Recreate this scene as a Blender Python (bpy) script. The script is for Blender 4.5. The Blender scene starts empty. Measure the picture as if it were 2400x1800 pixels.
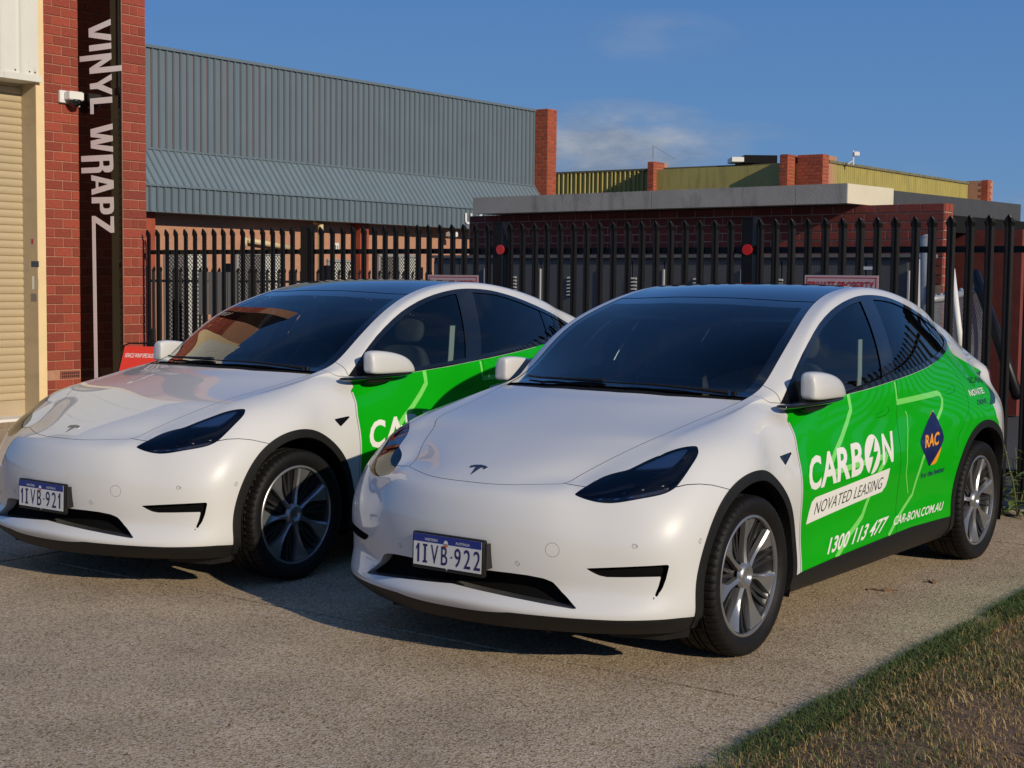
import bpy, bmesh, math, random
import numpy as np
from mathutils import Vector, Matrix
from mathutils.bvhtree import BVHTree
random.seed(7); RNG = np.random.default_rng(7)
scene = bpy.context.scene
COL = scene.collection
# ------------------------------------------------------------------ camera
CAM_H = 1.628; F_PX = 3445.7; PITCH = -0.0715; ROLL = 0.0111
def setup_camera():
    cd = bpy.data.cameras.new('camera'); cam = bpy.data.objects.new('camera', cd); COL.objects.link(cam)
    cd.sensor_width = 36.0; cd.lens = 36.0 * F_PX / 2400.0; cd.clip_start = 0.1; cd.clip_end = 3000
    c, s = math.cos(PITCH), math.sin(PITCH)
    fwd = Vector((0, c, s)); up = Vector((0, -s, c)); right = Vector((1, 0, 0))
    cr, sr = math.cos(ROLL), math.sin(ROLL)
    r2 = right * cr + up * sr; u2 = up * cr - right * sr
    m = Matrix((( r2.x, u2.x, -fwd.x, 0), (r2.y, u2.y, -fwd.y, 0), (r2.z, u2.z, -fwd.z, CAM_H), (0, 0, 0, 1)))
    cam.matrix_world = m
    scene.camera = cam
setup_camera()
# ------------------------------------------------------------------ sun, sky, exposure
SUN_EL = math.radians(21.5); SUN_DIR = Vector((0.611, -0.792, 0)).normalized()
SUN_VEC = Vector((SUN_DIR.x * math.cos(SUN_EL), SUN_DIR.y * math.cos(SUN_EL), math.sin(SUN_EL)))
def setup_light():
    ld = bpy.data.lights.new('sun', 'SUN'); lo = bpy.data.objects.new('sun', ld); COL.objects.link(lo)
    ld.energy = 3.7; ld.angle = math.radians(0.53); ld.color = (1.0, 0.87, 0.68)
    lo.rotation_euler = (-SUN_VEC).to_track_quat('-Z', 'Y').to_euler()
    w = bpy.data.worlds.new('World'); scene.world = w; w.use_nodes = True
    nt = w.node_tree; N = nt.nodes; L = nt.links
    for n in list(N): N.remove(n)
    out = N.new('ShaderNodeOutputWorld'); bg = N.new('ShaderNodeBackground'); L.new(bg.outputs[0], out.inputs[0])
    sky = N.new('ShaderNodeTexSky'); sky.sky_type = 'NISHITA'; sky.sun_disc = False
    sky.sun_elevation = SUN_EL; sky.sun_rotation = math.atan2(SUN_DIR.x, SUN_DIR.y)
    sky.air_density = 1.0; sky.dust_density = 0.35; sky.ozone_density = 2.2; sky.altitude = 50
    bg.inputs['Strength'].default_value = 0.058
    tc = N.new('ShaderNodeTexCoord')
    def cloudfield(scale, off, lo_, hi_, detail=7):
        mp = N.new('ShaderNodeMapping'); mp.inputs['Scale'].default_value = scale; mp.inputs['Location'].default_value = off
        L.new(tc.outputs['Generated'], mp.inputs['Vector'])
        nz = N.new('ShaderNodeTexNoise'); nz.inputs['Scale'].default_value = 1.0; nz.inputs['Detail'].default_value = detail; nz.inputs['Roughness'].default_value = 0.58
        L.new(mp.outputs[0], nz.inputs['Vector'])
        mr = N.new('ShaderNodeMapRange'); mr.inputs['From Min'].default_value = lo_; mr.inputs['From Max'].default_value = hi_
        L.new(nz.outputs['Fac'], mr.inputs['Value']); return mr.outputs[0], nz
    def blob(px, py, w, h):
        # soft elliptical patch of sky centred on a direction (a cloud bank)
        k = (px - 1200) / F_PX; v = -(py - 900) / F_PX
        d = Vector((k, math.cos(PITCH) - v * math.sin(PITCH), v * math.cos(PITCH) + math.sin(PITCH)))
        az = d.x / d.y; el = d.z / math.hypot(d.x, d.y)
        sx = N.new('ShaderNodeSeparateXYZ'); L.new(tc.outputs['Generated'], sx.inputs[0])
        def m(op, a, b=None):
            q = N.new('ShaderNodeMath'); q.operation = op
            for i, t in enumerate((a, b)):
                if t is None: continue
                if isinstance(t, (int, float)): q.inputs[i].default_value = t
                else: L.new(t, q.inputs[i])
            return q.outputs[0]
        y = m('MAXIMUM', sx.outputs[1], 0.02)
        a = m('DIVIDE', m('SUBTRACT', m('DIVIDE', sx.outputs[0], y), az), w / F_PX)
        e = m('DIVIDE', m('SUBTRACT', m('DIVIDE', sx.outputs[2], y), el * math.hypot(1, az)), h / F_PX)
        r = m('ADD', m('MULTIPLY', a, a), m('MULTIPLY', e, e))
        return m('MAXIMUM', m('SUBTRACT', 1.0, r), 0.0), m
    f1, n1 = cloudfield((9, 9, 26), (3.1, 0.4, 1.7), 0.40, 0.72)
    b1, m = blob(1440, 335, 330, 110); b2, _ = blob(1540, 85, 210, 70); b3, _ = blob(2560, 520, 330, 120)
    b4, _ = blob(1760, 300, 160, 26); b5, _ = blob(2160, 380, 70, 40); b6, _ = blob(1420, 385, 200, 50)
    dens = m('ADD', m('ADD', m('MULTIPLY', b1, 1.5), m('MULTIPLY', b2, 0.42)), m('ADD', m('MULTIPLY', b3, 1.3), m('ADD', m('MULTIPLY', b4, 0.5), m('MULTIPLY', b5, 0.35))))
    dens = m('ADD', dens, m('MULTIPLY', b6, 0.9))
    # general thin clouds elsewhere in the sky (behind and beside the camera)
    sx = N.new('ShaderNodeSeparateXYZ'); L.new(tc.outputs['Generated'], sx.inputs[0])
    away = N.new('ShaderNodeMapRange'); away.inputs['From Min'].default_value = 0.75; away.inputs['From Max'].default_value = 0.45
    L.new(sx.outputs[1], away.inputs['Value'])
    f2, _n = cloudfield((2.6, 2.6, 7), (0.3, 5.4, 2.7), 0.50, 0.78)
    dens = m('MULTIPLY', dens, f1)
    dens = m('ADD', dens, m('MULTIPLY', m('MULTIPLY', f2, away.outputs[0]), 0.85))
    dens = m('MINIMUM', dens, 0.92)
    ramp = N.new('ShaderNodeMapRange'); ramp.inputs['From Min'].default_value = 0.42; ramp.inputs['From Max'].default_value = 0.66
    f3, n3 = cloudfield((16, 16, 40), (7.1, 3.4, 0.7), 0.3, 0.7)
    L.new(n3.outputs['Fac'], ramp.inputs['Value'])
    cc = N.new('ShaderNodeMix'); cc.data_type = 'RGBA'
    cc.inputs[6].default_value = (3.4, 4.4, 6.2, 1); cc.inputs[7].default_value = (7.0, 7.4, 8.2, 1)
    L.new(ramp.outputs[0], cc.inputs[0])
    # the sky's own colour, slightly deeper blue
    hsv = N.new('ShaderNodeHueSaturation'); hsv.inputs['Saturation'].default_value = 1.12; hsv.inputs['Value'].default_value = 1.0
    L.new(sky.outputs[0], hsv.inputs['Color'])
    # clear dry-air sky: paler towards the horizon, deepening upwards, the same all the way round
    sz = N.new('ShaderNodeSeparateXYZ'); L.new(tc.outputs['Generated'], sz.inputs[0])
    gr = N.new('ShaderNodeValToRGB'); L.new(sz.outputs[2], gr.inputs[0]); ge = gr.color_ramp.elements; ge.new(.5); ge.new(.5)
    for k_, (p_, c_) in zip(ge, ((0.0, (.150, .315, .56)), (.10, (.112, .262, .54)), (.24, (.072, .205, .52)), (1.0, (.030, .095, .30)))): k_.position = p_; k_.color = (*c_, 1)
    gs = N.new('ShaderNodeVectorMath'); gs.operation = 'SCALE'; gs.inputs['Scale'].default_value = 1 / .062; L.new(gr.outputs[0], gs.inputs[0])
    blend = N.new('ShaderNodeMix'); blend.data_type = 'RGBA'; blend.inputs[0].default_value = .90; L.new(hsv.outputs[0], blend.inputs[6]); L.new(gs.outputs[0], blend.inputs[7])
    mx = N.new('ShaderNodeMix'); mx.data_type = 'RGBA'
    L.new(dens, mx.inputs[0]); L.new(blend.outputs[2], mx.inputs[6]); L.new(cc.outputs[2], mx.inputs[7])
    L.new(mx.outputs[2], bg.inputs['Color'])
    v = scene.view_settings; v.view_transform = 'Standard'; v.look = 'None'; v.exposure = 0.0; v.gamma = 1.0; v.use_curve_mapping = False
setup_light()
scene.cycles.max_bounces = 8; scene.cycles.transparent_max_bounces = 24; scene.cycles.transmission_bounces = 8
# ------------------------------------------------------------------ objects and tags
def link(o, parent=None):
    COL.objects.link(o)
    if parent is not None: o.parent = parent
    return o
def tag(o, label=None, cat=None, group=None, kind=None):
    if label: o['label'] = label
    if cat: o['category'] = cat
    if group: o['group'] = group
    if kind: o['kind'] = kind
    return o
def empty(name, loc=(0, 0, 0), rz=0.0, parent=None):
    o = bpy.data.objects.new(name, None); o.location = loc; o.rotation_euler = (0, 0, rz); o.empty_display_size = 0.2
    return link(o, parent)
def mesh_obj(name, verts, faces, m, parent=None, smooth=False, normals=None):
    me = bpy.data.meshes.new(name)
    me.from_pydata([tuple(map(float, v)) for v in verts], [], [tuple(int(i) for i in f) for f in faces])
    me.update()
    if m is not None: me.materials.append(m)
    if smooth or normals is not None:
        me.polygons.foreach_set('use_smooth', [True] * len(me.polygons))
    if normals is not None:
        me.normals_split_custom_set_from_vertices([tuple(map(float, n)) for n in normals])
    o = bpy.data.objects.new(name, me)
    return link(o, parent)
def tri_mesh(name, co, tri, m, nr=None):
    me = bpy.data.meshes.new(name); n = len(tri)
    me.vertices.add(len(co)); me.vertices.foreach_set('co', np.ascontiguousarray(co, np.float32).ravel())
    me.loops.add(3 * n); me.loops.foreach_set('vertex_index', np.ascontiguousarray(tri, np.int32).ravel())
    me.polygons.add(n); me.polygons.foreach_set('loop_start', np.arange(0, 3 * n, 3, dtype=np.int32)); me.polygons.foreach_set('loop_total', np.full(n, 3, np.int32))
    me.update(calc_edges=True)
    me.polygons.foreach_set('use_smooth', np.ones(n, bool))
    if m is not None: me.materials.append(m)
    if nr is not None: me.normals_split_custom_set_from_vertices(nr.tolist())
    return me
class MB:
    """collects boxes, prisms and tubes into one mesh"""
    def __init__(s): s.v = []; s.f = []
    def add(s, vs, fs):
        b = len(s.v); s.v += [tuple(v) for v in vs]; s.f += [tuple(i + b for i in f) for f in fs]; return s
    def box(s, a, b, M=None):
        x0, y0, z0 = a; x1, y1, z1 = b
        vs = [(x0, y0, z0), (x1, y0, z0), (x1, y1, z0), (x0, y1, z0), (x0, y0, z1), (x1, y0, z1), (x1, y1, z1), (x0, y1, z1)]
        if M is not None: vs = [tuple(M @ Vector(v)) for v in vs]
        return s.add(vs, [(0, 3, 2, 1), (4, 5, 6, 7), (0, 1, 5, 4), (1, 2, 6, 5), (2, 3, 7, 6), (3, 0, 4, 7)])
    def bevbox(s, a, b, r, M=None):
        x0, y0, z0 = a; x1, y1, z1 = b; vs = []; 
        for z, k in ((z0, r), (z0 + r, 0), (z1 - r, 0), (z1, r)):
            for x, y in ((x0 + k + r, y0 + k), (x1 - k - r, y0 + k), (x1 - k, y0 + k + r), (x1 - k, y1 - k - r), (x1 - k - r, y1 - k), (x0 + k + r, y1 - k), (x0 + k, y1 - k - r), (x0 + k, y0 + k + r)):
                vs.append((x, y, z))
        if M is not None: vs = [tuple(M @ Vector(v)) for v in vs]
        fs = [tuple(reversed(range(8))), tuple(range(24, 32))]
        for l in range(3):
            for i in range(8):
                j = (i + 1) % 8; fs.append((l * 8 + i, l * 8 + j, l * 8 + 8 + j, l * 8 + 8 + i))
        return s.add(vs, fs)
    def prism(s, poly, z0, z1, M=None):
        n = len(poly); vs = [(x, y, z0) for x, y in poly] + [(x, y, z1) for x, y in poly]
        if M is not None: vs = [tuple(M @ Vector(v)) for v in vs]
        return s.add(vs, [tuple(reversed(range(n))), tuple(range(n, 2 * n))] + [(i, (i + 1) % n, n + (i + 1) % n, n + i) for i in range(n)])
    def tube(s, pts, r, n=8, caps=True):
        pts = [Vector(p) for p in pts]; base = len(s.v); k = len(pts); rr = r if isinstance(r, (list, tuple)) else [r] * k
        for i, p in enumerate(pts):
            d = (pts[min(i + 1, k - 1)] - pts[max(i - 1, 0)]).normalized()
            a = d.orthogonal().normalized() if abs(d.z) > 0.95 else d.cross(Vector((0, 0, 1))).normalized()
            b = d.cross(a)
            for j in range(n):
                t = 2 * math.pi * j / n; s.v.append(tuple(p + (a * math.cos(t) + b * math.sin(t)) * rr[i]))
        for i in range(k - 1):
            for j in range(n):
                q = (j + 1) % n; s.f.append((base + i * n + j, base + i * n + q, base + (i + 1) * n + q, base + (i + 1) * n + j))
        if caps: s.f.append(tuple(base + j for j in reversed(range(n)))); s.f.append(tuple(base + (k - 1) * n + j for j in range(n)))
        return s
    def build(s, name, m, parent=None, smooth=False):
        return mesh_obj(name, s.v, s.f, m, parent, smooth)
def frame2(origin, xdir, ydir):
    """matrix whose x axis is xdir, y axis ydir, z = x cross y"""
    x = Vector(xdir).normalized(); y = Vector(ydir).normalized(); z = x.cross(y)
    return Matrix(((x.x, y.x, z.x, origin[0]), (x.y, y.y, z.y, origin[1]), (x.z, y.z, z.z, origin[2]), (0, 0, 0, 1)))
# ------------------------------------------------------------------ materials
def _nodes(name):
    m = bpy.data.materials.new(name); m.use_nodes = True
    nt = m.node_tree; return m, nt, nt.nodes, nt.links, nt.nodes['Principled BSDF']
def mat(name, col, rough=0.5, metal=0.0, coat=0.0, coat_rough=0.03, var=0.0, scale=8.0, bump=0.0, bump_scale=60.0, rand=0.0, spec=0.5, stain=None, coords='Object'):
    """principled material with noise colour variation, fine bump, optional per-object random value and a second stain colour"""
    m, nt, N, L, b = _nodes(name)
    b.inputs['Base Color'].default_value = (*col, 1); b.inputs['Roughness'].default_value = rough; b.inputs['Metallic'].default_value = metal
    b.inputs['Coat Weight'].default_value = coat; b.inputs['Coat Roughness'].default_value = coat_rough
    b.inputs['Specular IOR Level'].default_value = spec
    src = None
    tc = N.new('ShaderNodeTexCoord')
    if var or stain:
        nz = N.new('ShaderNodeTexNoise'); nz.inputs['Scale'].default_value = scale; nz.inputs['Detail'].default_value = 6; nz.inputs['Roughness'].default_value = .6
        L.new(tc.outputs[coords], nz.inputs['Vector'])
        mr = N.new('ShaderNodeMapRange'); mr.inputs['From Min'].default_value = .3; mr.inputs['From Max'].default_value = .7
        mr.inputs['To Min'].default_value = 1 - var; mr.inputs['To Max'].default_value = 1 + var
        L.new(nz.outputs['Fac'], mr.inputs['Value'])
        mul = N.new('ShaderNodeVectorMath'); mul.operation = 'SCALE'; mul.inputs[0].default_value = col
        L.new(mr.outputs[0], mul.inputs['Scale']); src = mul.outputs[0]
        if stain:
            scol, lo, hi, sscale = stain
            n2 = N.new('ShaderNodeTexNoise'); n2.inputs['Scale'].default_value = 1.0; n2.inputs['Detail'].default_value = 8; n2.inputs['Roughness'].default_value = .65
            mp = N.new('ShaderNodeMapping'); mp.inputs['Scale'].default_value = sscale if isinstance(sscale, tuple) else (sscale,) * 3
            L.new(tc.outputs[coords], mp.inputs['Vector']); L.new(mp.outputs[0], n2.inputs['Vector'])
            r2 = N.new('ShaderNodeMapRange'); r2.inputs['From Min'].default_value = lo; r2.inputs['From Max'].default_value = hi
            L.new(n2.outputs['Fac'], r2.inputs['Value'])
            mx = N.new('ShaderNodeMix'); mx.data_type = 'RGBA'; mx.inputs[7].default_value = (*scol, 1)
            L.new(r2.outputs[0], mx.inputs[0]); L.new(src, mx.inputs[6]); src = mx.outputs[2]
    if rand:
        oi = N.new('ShaderNodeObjectInfo'); mr = N.new('ShaderNodeMapRange'); mr.inputs['To Min'].default_value = 1 - rand; mr.inputs['To Max'].default_value = 1 + rand
        L.new(oi.outputs['Random'], mr.inputs['Value'])
        mul = N.new('ShaderNodeVectorMath'); mul.operation = 'SCALE'
        if src is None: mul.inputs[0].default_value = col
        else: L.new(src, mul.inputs[0])
        L.new(mr.outputs[0], mul.inputs['Scale']); src = mul.outputs[0]
    if src is not None: L.new(src, b.inputs['Base Color'])
    if bump:
        nb = N.new('ShaderNodeTexNoise'); nb.inputs['Scale'].default_value = bump_scale; nb.inputs['Detail'].default_value = 4
        L.new(tc.outputs[coords], nb.inputs['Vector'])
        bp = N.new('ShaderNodeBump'); bp.inputs['Strength'].default_value = bump; bp.inputs['Distance'].default_value = .01
        L.new(nb.outputs['Fac'], bp.inputs['Height']); L.new(bp.outputs[0], b.inputs['Normal'])
    return m
def glass(name, tint, rough=0.0, refl=1.0):
    """thin tinted window glass: mirror reflection over tinted see-through"""
    m, nt, N, L, b = _nodes(name); N.remove(b); out = [n for n in N if n.type == 'OUTPUT_MATERIAL'][0]
    tr = N.new('ShaderNodeBsdfTransparent'); tr.inputs[0].default_value = (*tint, 1)
    gl = N.new('ShaderNodeBsdfGlossy'); gl.inputs['Roughness'].default_value = rough; gl.inputs[0].default_value = (refl, refl, refl, 1)
    fr = N.new('ShaderNodeFresnel'); fr.inputs['IOR'].default_value = 1.55
    mx = N.new('ShaderNodeMixShader'); L.new(fr.outputs[0], mx.inputs[0]); L.new(tr.outputs[0], mx.inputs[1]); L.new(gl.outputs[0], mx.inputs[2])
    L.new(mx.outputs[0], out.inputs[0]); return m
def emission(name, col, s):
    m, nt, N, L, b = _nodes(name); b.inputs['Emission Color'].default_value = (*col, 1); b.inputs['Emission Strength'].default_value = s; return m
# ------------------------------------------------------------------ lettering
def glyphs(text, bold=0.0, refine=None, spacing=1.0):
    """outline of a word as flat triangles, normalised to 0..1 in x and y; also returns its aspect"""
    cu = bpy.data.curves.new('lettering', 'FONT'); cu.body = text; cu.size = 1.0; cu.offset = bold; cu.resolution_u = 3; cu.space_character = spacing
    cu.fill_mode = 'BOTH'
    ob = bpy.data.objects.new('lettering', cu); COL.objects.link(ob)
    dg = bpy.context.evaluated_depsgraph_get(); dg.update()
    me = ob.evaluated_get(dg).to_mesh()
    bm = bmesh.new(); bm.from_mesh(me)
    bpy.data.objects.remove(ob); bpy.data.curves.remove(cu)
    bmesh.ops.remove_doubles(bm, verts=bm.verts, dist=1e-4)
    co = np.array([v.co[:2] for v in bm.verts]); mn = co.min(0); mx = co.max(0)
    asp = (mx[0] - mn[0]) / (mx[1] - mn[1])
    if refine:
        bmesh.ops.triangulate(bm, faces=bm.faces)
        for _ in range(4):
            L_ = refine * (mx[1] - mn[1])
            es = [e for e in bm.edges if e.calc_length() > L_]
            if not es: break
            bmesh.ops.subdivide_edges(bm, edges=es, cuts=1); bmesh.ops.triangulate(bm, faces=bm.faces)
    else: bmesh.ops.triangulate(bm, faces=bm.faces)
    bm.verts.index_update()
    co = np.array([v.co[:2] for v in bm.verts]); fs = [tuple(v.index for v in f.verts) for f in bm.faces if f.calc_area() > 1e-9]
    bm.free()
    return (co - mn) / (mx - mn), fs, asp
def flat_text(name, text, M, x0, y0, w, h, m, parent, bold=0.0, z=0.0, shear=0.0, spacing=1.0):
    """word laid into the x/y plane of M, its box at x0,y0 with size w,h"""
    co, fs, asp = glyphs(text, bold, spacing=spacing)
    vs = [tuple(M @ Vector((x0 + u * w + shear * v * h, y0 + v * h, z))) for u, v in co]
    if (M.to_3x3() @ Vector((0, 0, 1))).length: pass
    return mesh_obj(name, vs, fs, m, parent)
# ------------------------------------------------------------------ cutting tools for the car's skin
class TM:
    """triangle soup with shared vertices and smooth normals; cut() splits it along the zero line of a field"""
    def __init__(s, co, nr, tri): s.co, s.nr, s.tri = co, nr, tri
    def compact(s):
        u, inv = np.unique(s.tri, return_inverse=True)
        return TM(s.co[u], s.nr[u], inv.reshape(-1, 3))
    def sub(s, mask): return TM(s.co, s.nr, s.tri[mask]).compact()
    def cut(s, f):
        """f: signed value per vertex; returns (inside f<0, outside f>=0)"""
        f = np.where(np.abs(f) < 1e-7, 1e-7, f); T = s.tri
        neg = f[T] < 0; k = neg.sum(1)
        ins = T[k == 3]; outs = T[k == 0]; mix = T[(k == 1) | (k == 2)]
        if len(mix) == 0: return TM(s.co, s.nr, ins).compact() if len(ins) else TM(s.co[:0], s.nr[:0], np.zeros((0, 3), int)), (TM(s.co, s.nr, outs).compact() if len(outs) else TM(s.co[:0], s.nr[:0], np.zeros((0, 3), int)))
        kn = (f[mix] < 0); odd = np.where(kn.sum(1) == 1, kn.argmax(1), (~kn).argmax(1))
        r = np.arange(len(mix)); a = mix[r, odd]; b = mix[r, (odd + 1) % 3]; c = mix[r, (odd + 2) % 3]
        nv = len(s.co)
        def ek(p, q): return np.minimum(p, q).astype(np.int64) * nv + np.maximum(p, q)
        e1 = ek(a, b); e2 = ek(a, c); ue, inv = np.unique(np.concatenate([e1, e2]), return_inverse=True)
        p, q = ue // nv, ue % nv; t = (f[p] / (f[p] - f[q]))[:, None]
        nco = s.co[p] * (1 - t) + s.co[q] * t; nnr = s.nr[p] * (1 - t) + s.nr[q] * t
        nnr /= np.linalg.norm(nnr, axis=1)[:, None] + 1e-12
        co = np.concatenate([s.co, nco]); nr = np.concatenate([s.nr, nnr])
        i1 = inv[:len(mix)] + nv; i2 = inv[len(mix):] + nv
        lone = np.stack([a, i1, i2], 1); quad = np.concatenate([np.stack([i1, b, c], 1), np.stack([i1, c, i2], 1)])
        isneg = f[a] < 0; qn = np.concatenate([isneg, isneg])
        I = np.concatenate([ins, lone[isneg], quad[~qn]]); O = np.concatenate([outs, lone[~isneg], quad[qn]])
        E = TM(s.co[:0], s.nr[:0], np.zeros((0, 3), int))
        return (TM(co, nr, I).compact() if len(I) else E), (TM(co, nr, O).compact() if len(O) else E)
    def moved(s, d): return TM(s.co + s.nr * d, s.nr, s.tri)
    def shifted(s, v): return TM(s.co + np.array(v), s.nr, s.tri)
    def boundary(s):
        e = np.concatenate([s.tri[:, [0, 1]], s.tri[:, [1, 2]], s.tri[:, [2, 0]]])
        k = np.minimum(e[:, 0], e[:, 1]).astype(np.int64) * len(s.co) + np.maximum(e[:, 0], e[:, 1])
        u, idx, cnt = np.unique(k, return_index=True, return_counts=True)
        return e[idx[cnt == 1]]
    def skirt(s, vec=None, depth=None):
        """walls from the outline of this patch inwards"""
        e = s.boundary(); u, inv = np.unique(e, return_inverse=True); inv = inv.reshape(-1, 2); n = len(u)
        off = -s.nr[u] * depth if vec is None else np.tile(np.array(vec, float), (n, 1))
        co = np.concatenate([s.co[u], s.co[u] + off])
        a, b = inv[:, 0], inv[:, 1]
        t = np.concatenate([np.stack([a, b, b + n], 1), np.stack([a, b + n, a + n], 1)])
        d = s.co[u[b]] - s.co[u[a]]; m = s.nr[u[a]]; fn = np.cross(d, -m); fn /= np.linalg.norm(fn, axis=1)[:, None] + 1e-12
        nr = np.zeros((2 * n, 3)); np.add.at(nr, a, fn); np.add.at(nr, b, fn); nr[n:] = nr[:n]; nr /= np.linalg.norm(nr, axis=1)[:, None] + 1e-12
        return TM(co, nr, t)
    def join(s, o): return TM(np.concatenate([s.co, o.co]), np.concatenate([s.nr, o.nr]), np.concatenate([s.tri, o.tri + len(s.co)]))
    def mesh(s, name, m): return tri_mesh(name, s.co, s.tri, m, s.nr)
def sdf_poly(P, poly):
    """signed distance (negative inside) of points P (N,2) to a closed polygon"""
    poly = np.asarray(poly, float); A = poly; B = np.roll(poly, -1, 0)
    best = np.full(len(P), 1e9); inside = np.zeros(len(P), bool)
    for a, b in zip(A, B):
        e = b - a; w = P - a; t = np.clip((w @ e) / (e @ e + 1e-18), 0, 1); d = np.linalg.norm(w - t[:, None] * e, axis=1)
        best = np.minimum(best, d)
        c = ((a[1] <= P[:, 1]) & (b[1] > P[:, 1])) | ((b[1] <= P[:, 1]) & (a[1] > P[:, 1]))
        with np.errstate(divide='ignore', invalid='ignore'):
            xi = a[0] + (P[:, 1] - a[1]) / (b[1] - a[1]) * (b[0] - a[0])
        inside ^= c & (P[:, 0] < xi)
    return np.where(inside, -best, best)
def dist_line3(P, pts):
    pts = np.asarray(pts, float); best = np.full(len(P), 1e9)
    for a, b in zip(pts[:-1], pts[1:]):
        e = b - a; w = P - a; t = np.clip((w @ e) / (e @ e + 1e-18), 0, 1); best = np.minimum(best, np.linalg.norm(w - t[:, None] * e, axis=1))
    return best
def smooth_poly(p, it=2, closed=True, keep=()):
    """Chaikin corner cutting; points listed in keep stay sharp"""
    p = [tuple(map(float, q)) for q in p]; keep = {tuple(map(float, p[i])) for i in keep}
    for _ in range(it):
        out = []; n = len(p); rng = range(n if closed else n - 1)
        if not closed: out.append(p[0])
        for i in rng:
            a, b = p[i], p[(i + 1) % n]
            if a in keep: out.append(a)
            out.append(tuple(.75 * u + .25 * v for u, v in zip(a, b)))
            out.append(tuple(.25 * u + .75 * v for u, v in zip(a, b)))
        if not closed: out.append(p[-1])
        q = []
        for k in out:
            if not q or k != q[-1]: q.append(k)
        # drop the shaved corners next to kept points
        p = q
    return p
def plane2(P3, d):
    """project 3D points on the plane across direction d"""
    d = np.array(d, float); d /= np.linalg.norm(d); e1 = np.cross([0, 0, 1.0], d)
    e1 /= np.linalg.norm(e1); e2 = np.cross(d, e1)
    P3 = np.asarray(P3, float); return np.stack([P3 @ e1, P3 @ e2], 1)
def mirror_y(P): 
    P = np.array(P, float).copy(); P[:, 1] = np.abs(P[:, 1]); return P
def poly_field(tm, poly3, d, pad=.35):
    """signed field of a 3D outline seen along d, mirrored to both sides of the car"""
    Q = mirror_y(tm.co); n = tm.nr.copy(); n[:, 1] *= np.sign(tm.co[:, 1] + 1e-12)
    dd = np.array(d, float); dd /= np.linalg.norm(dd)
    f = np.full(len(Q), 1.0); pc = np.asarray(poly3).mean(0); R = np.linalg.norm(np.asarray(poly3) - pc, axis=1).max()
    near = (np.linalg.norm(Q - pc, axis=1) < R + pad) & (n @ dd > -0.15)
    if near.any(): f[near] = sdf_poly(plane2(Q[near], d), plane2(poly3, d))
    return f
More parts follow.
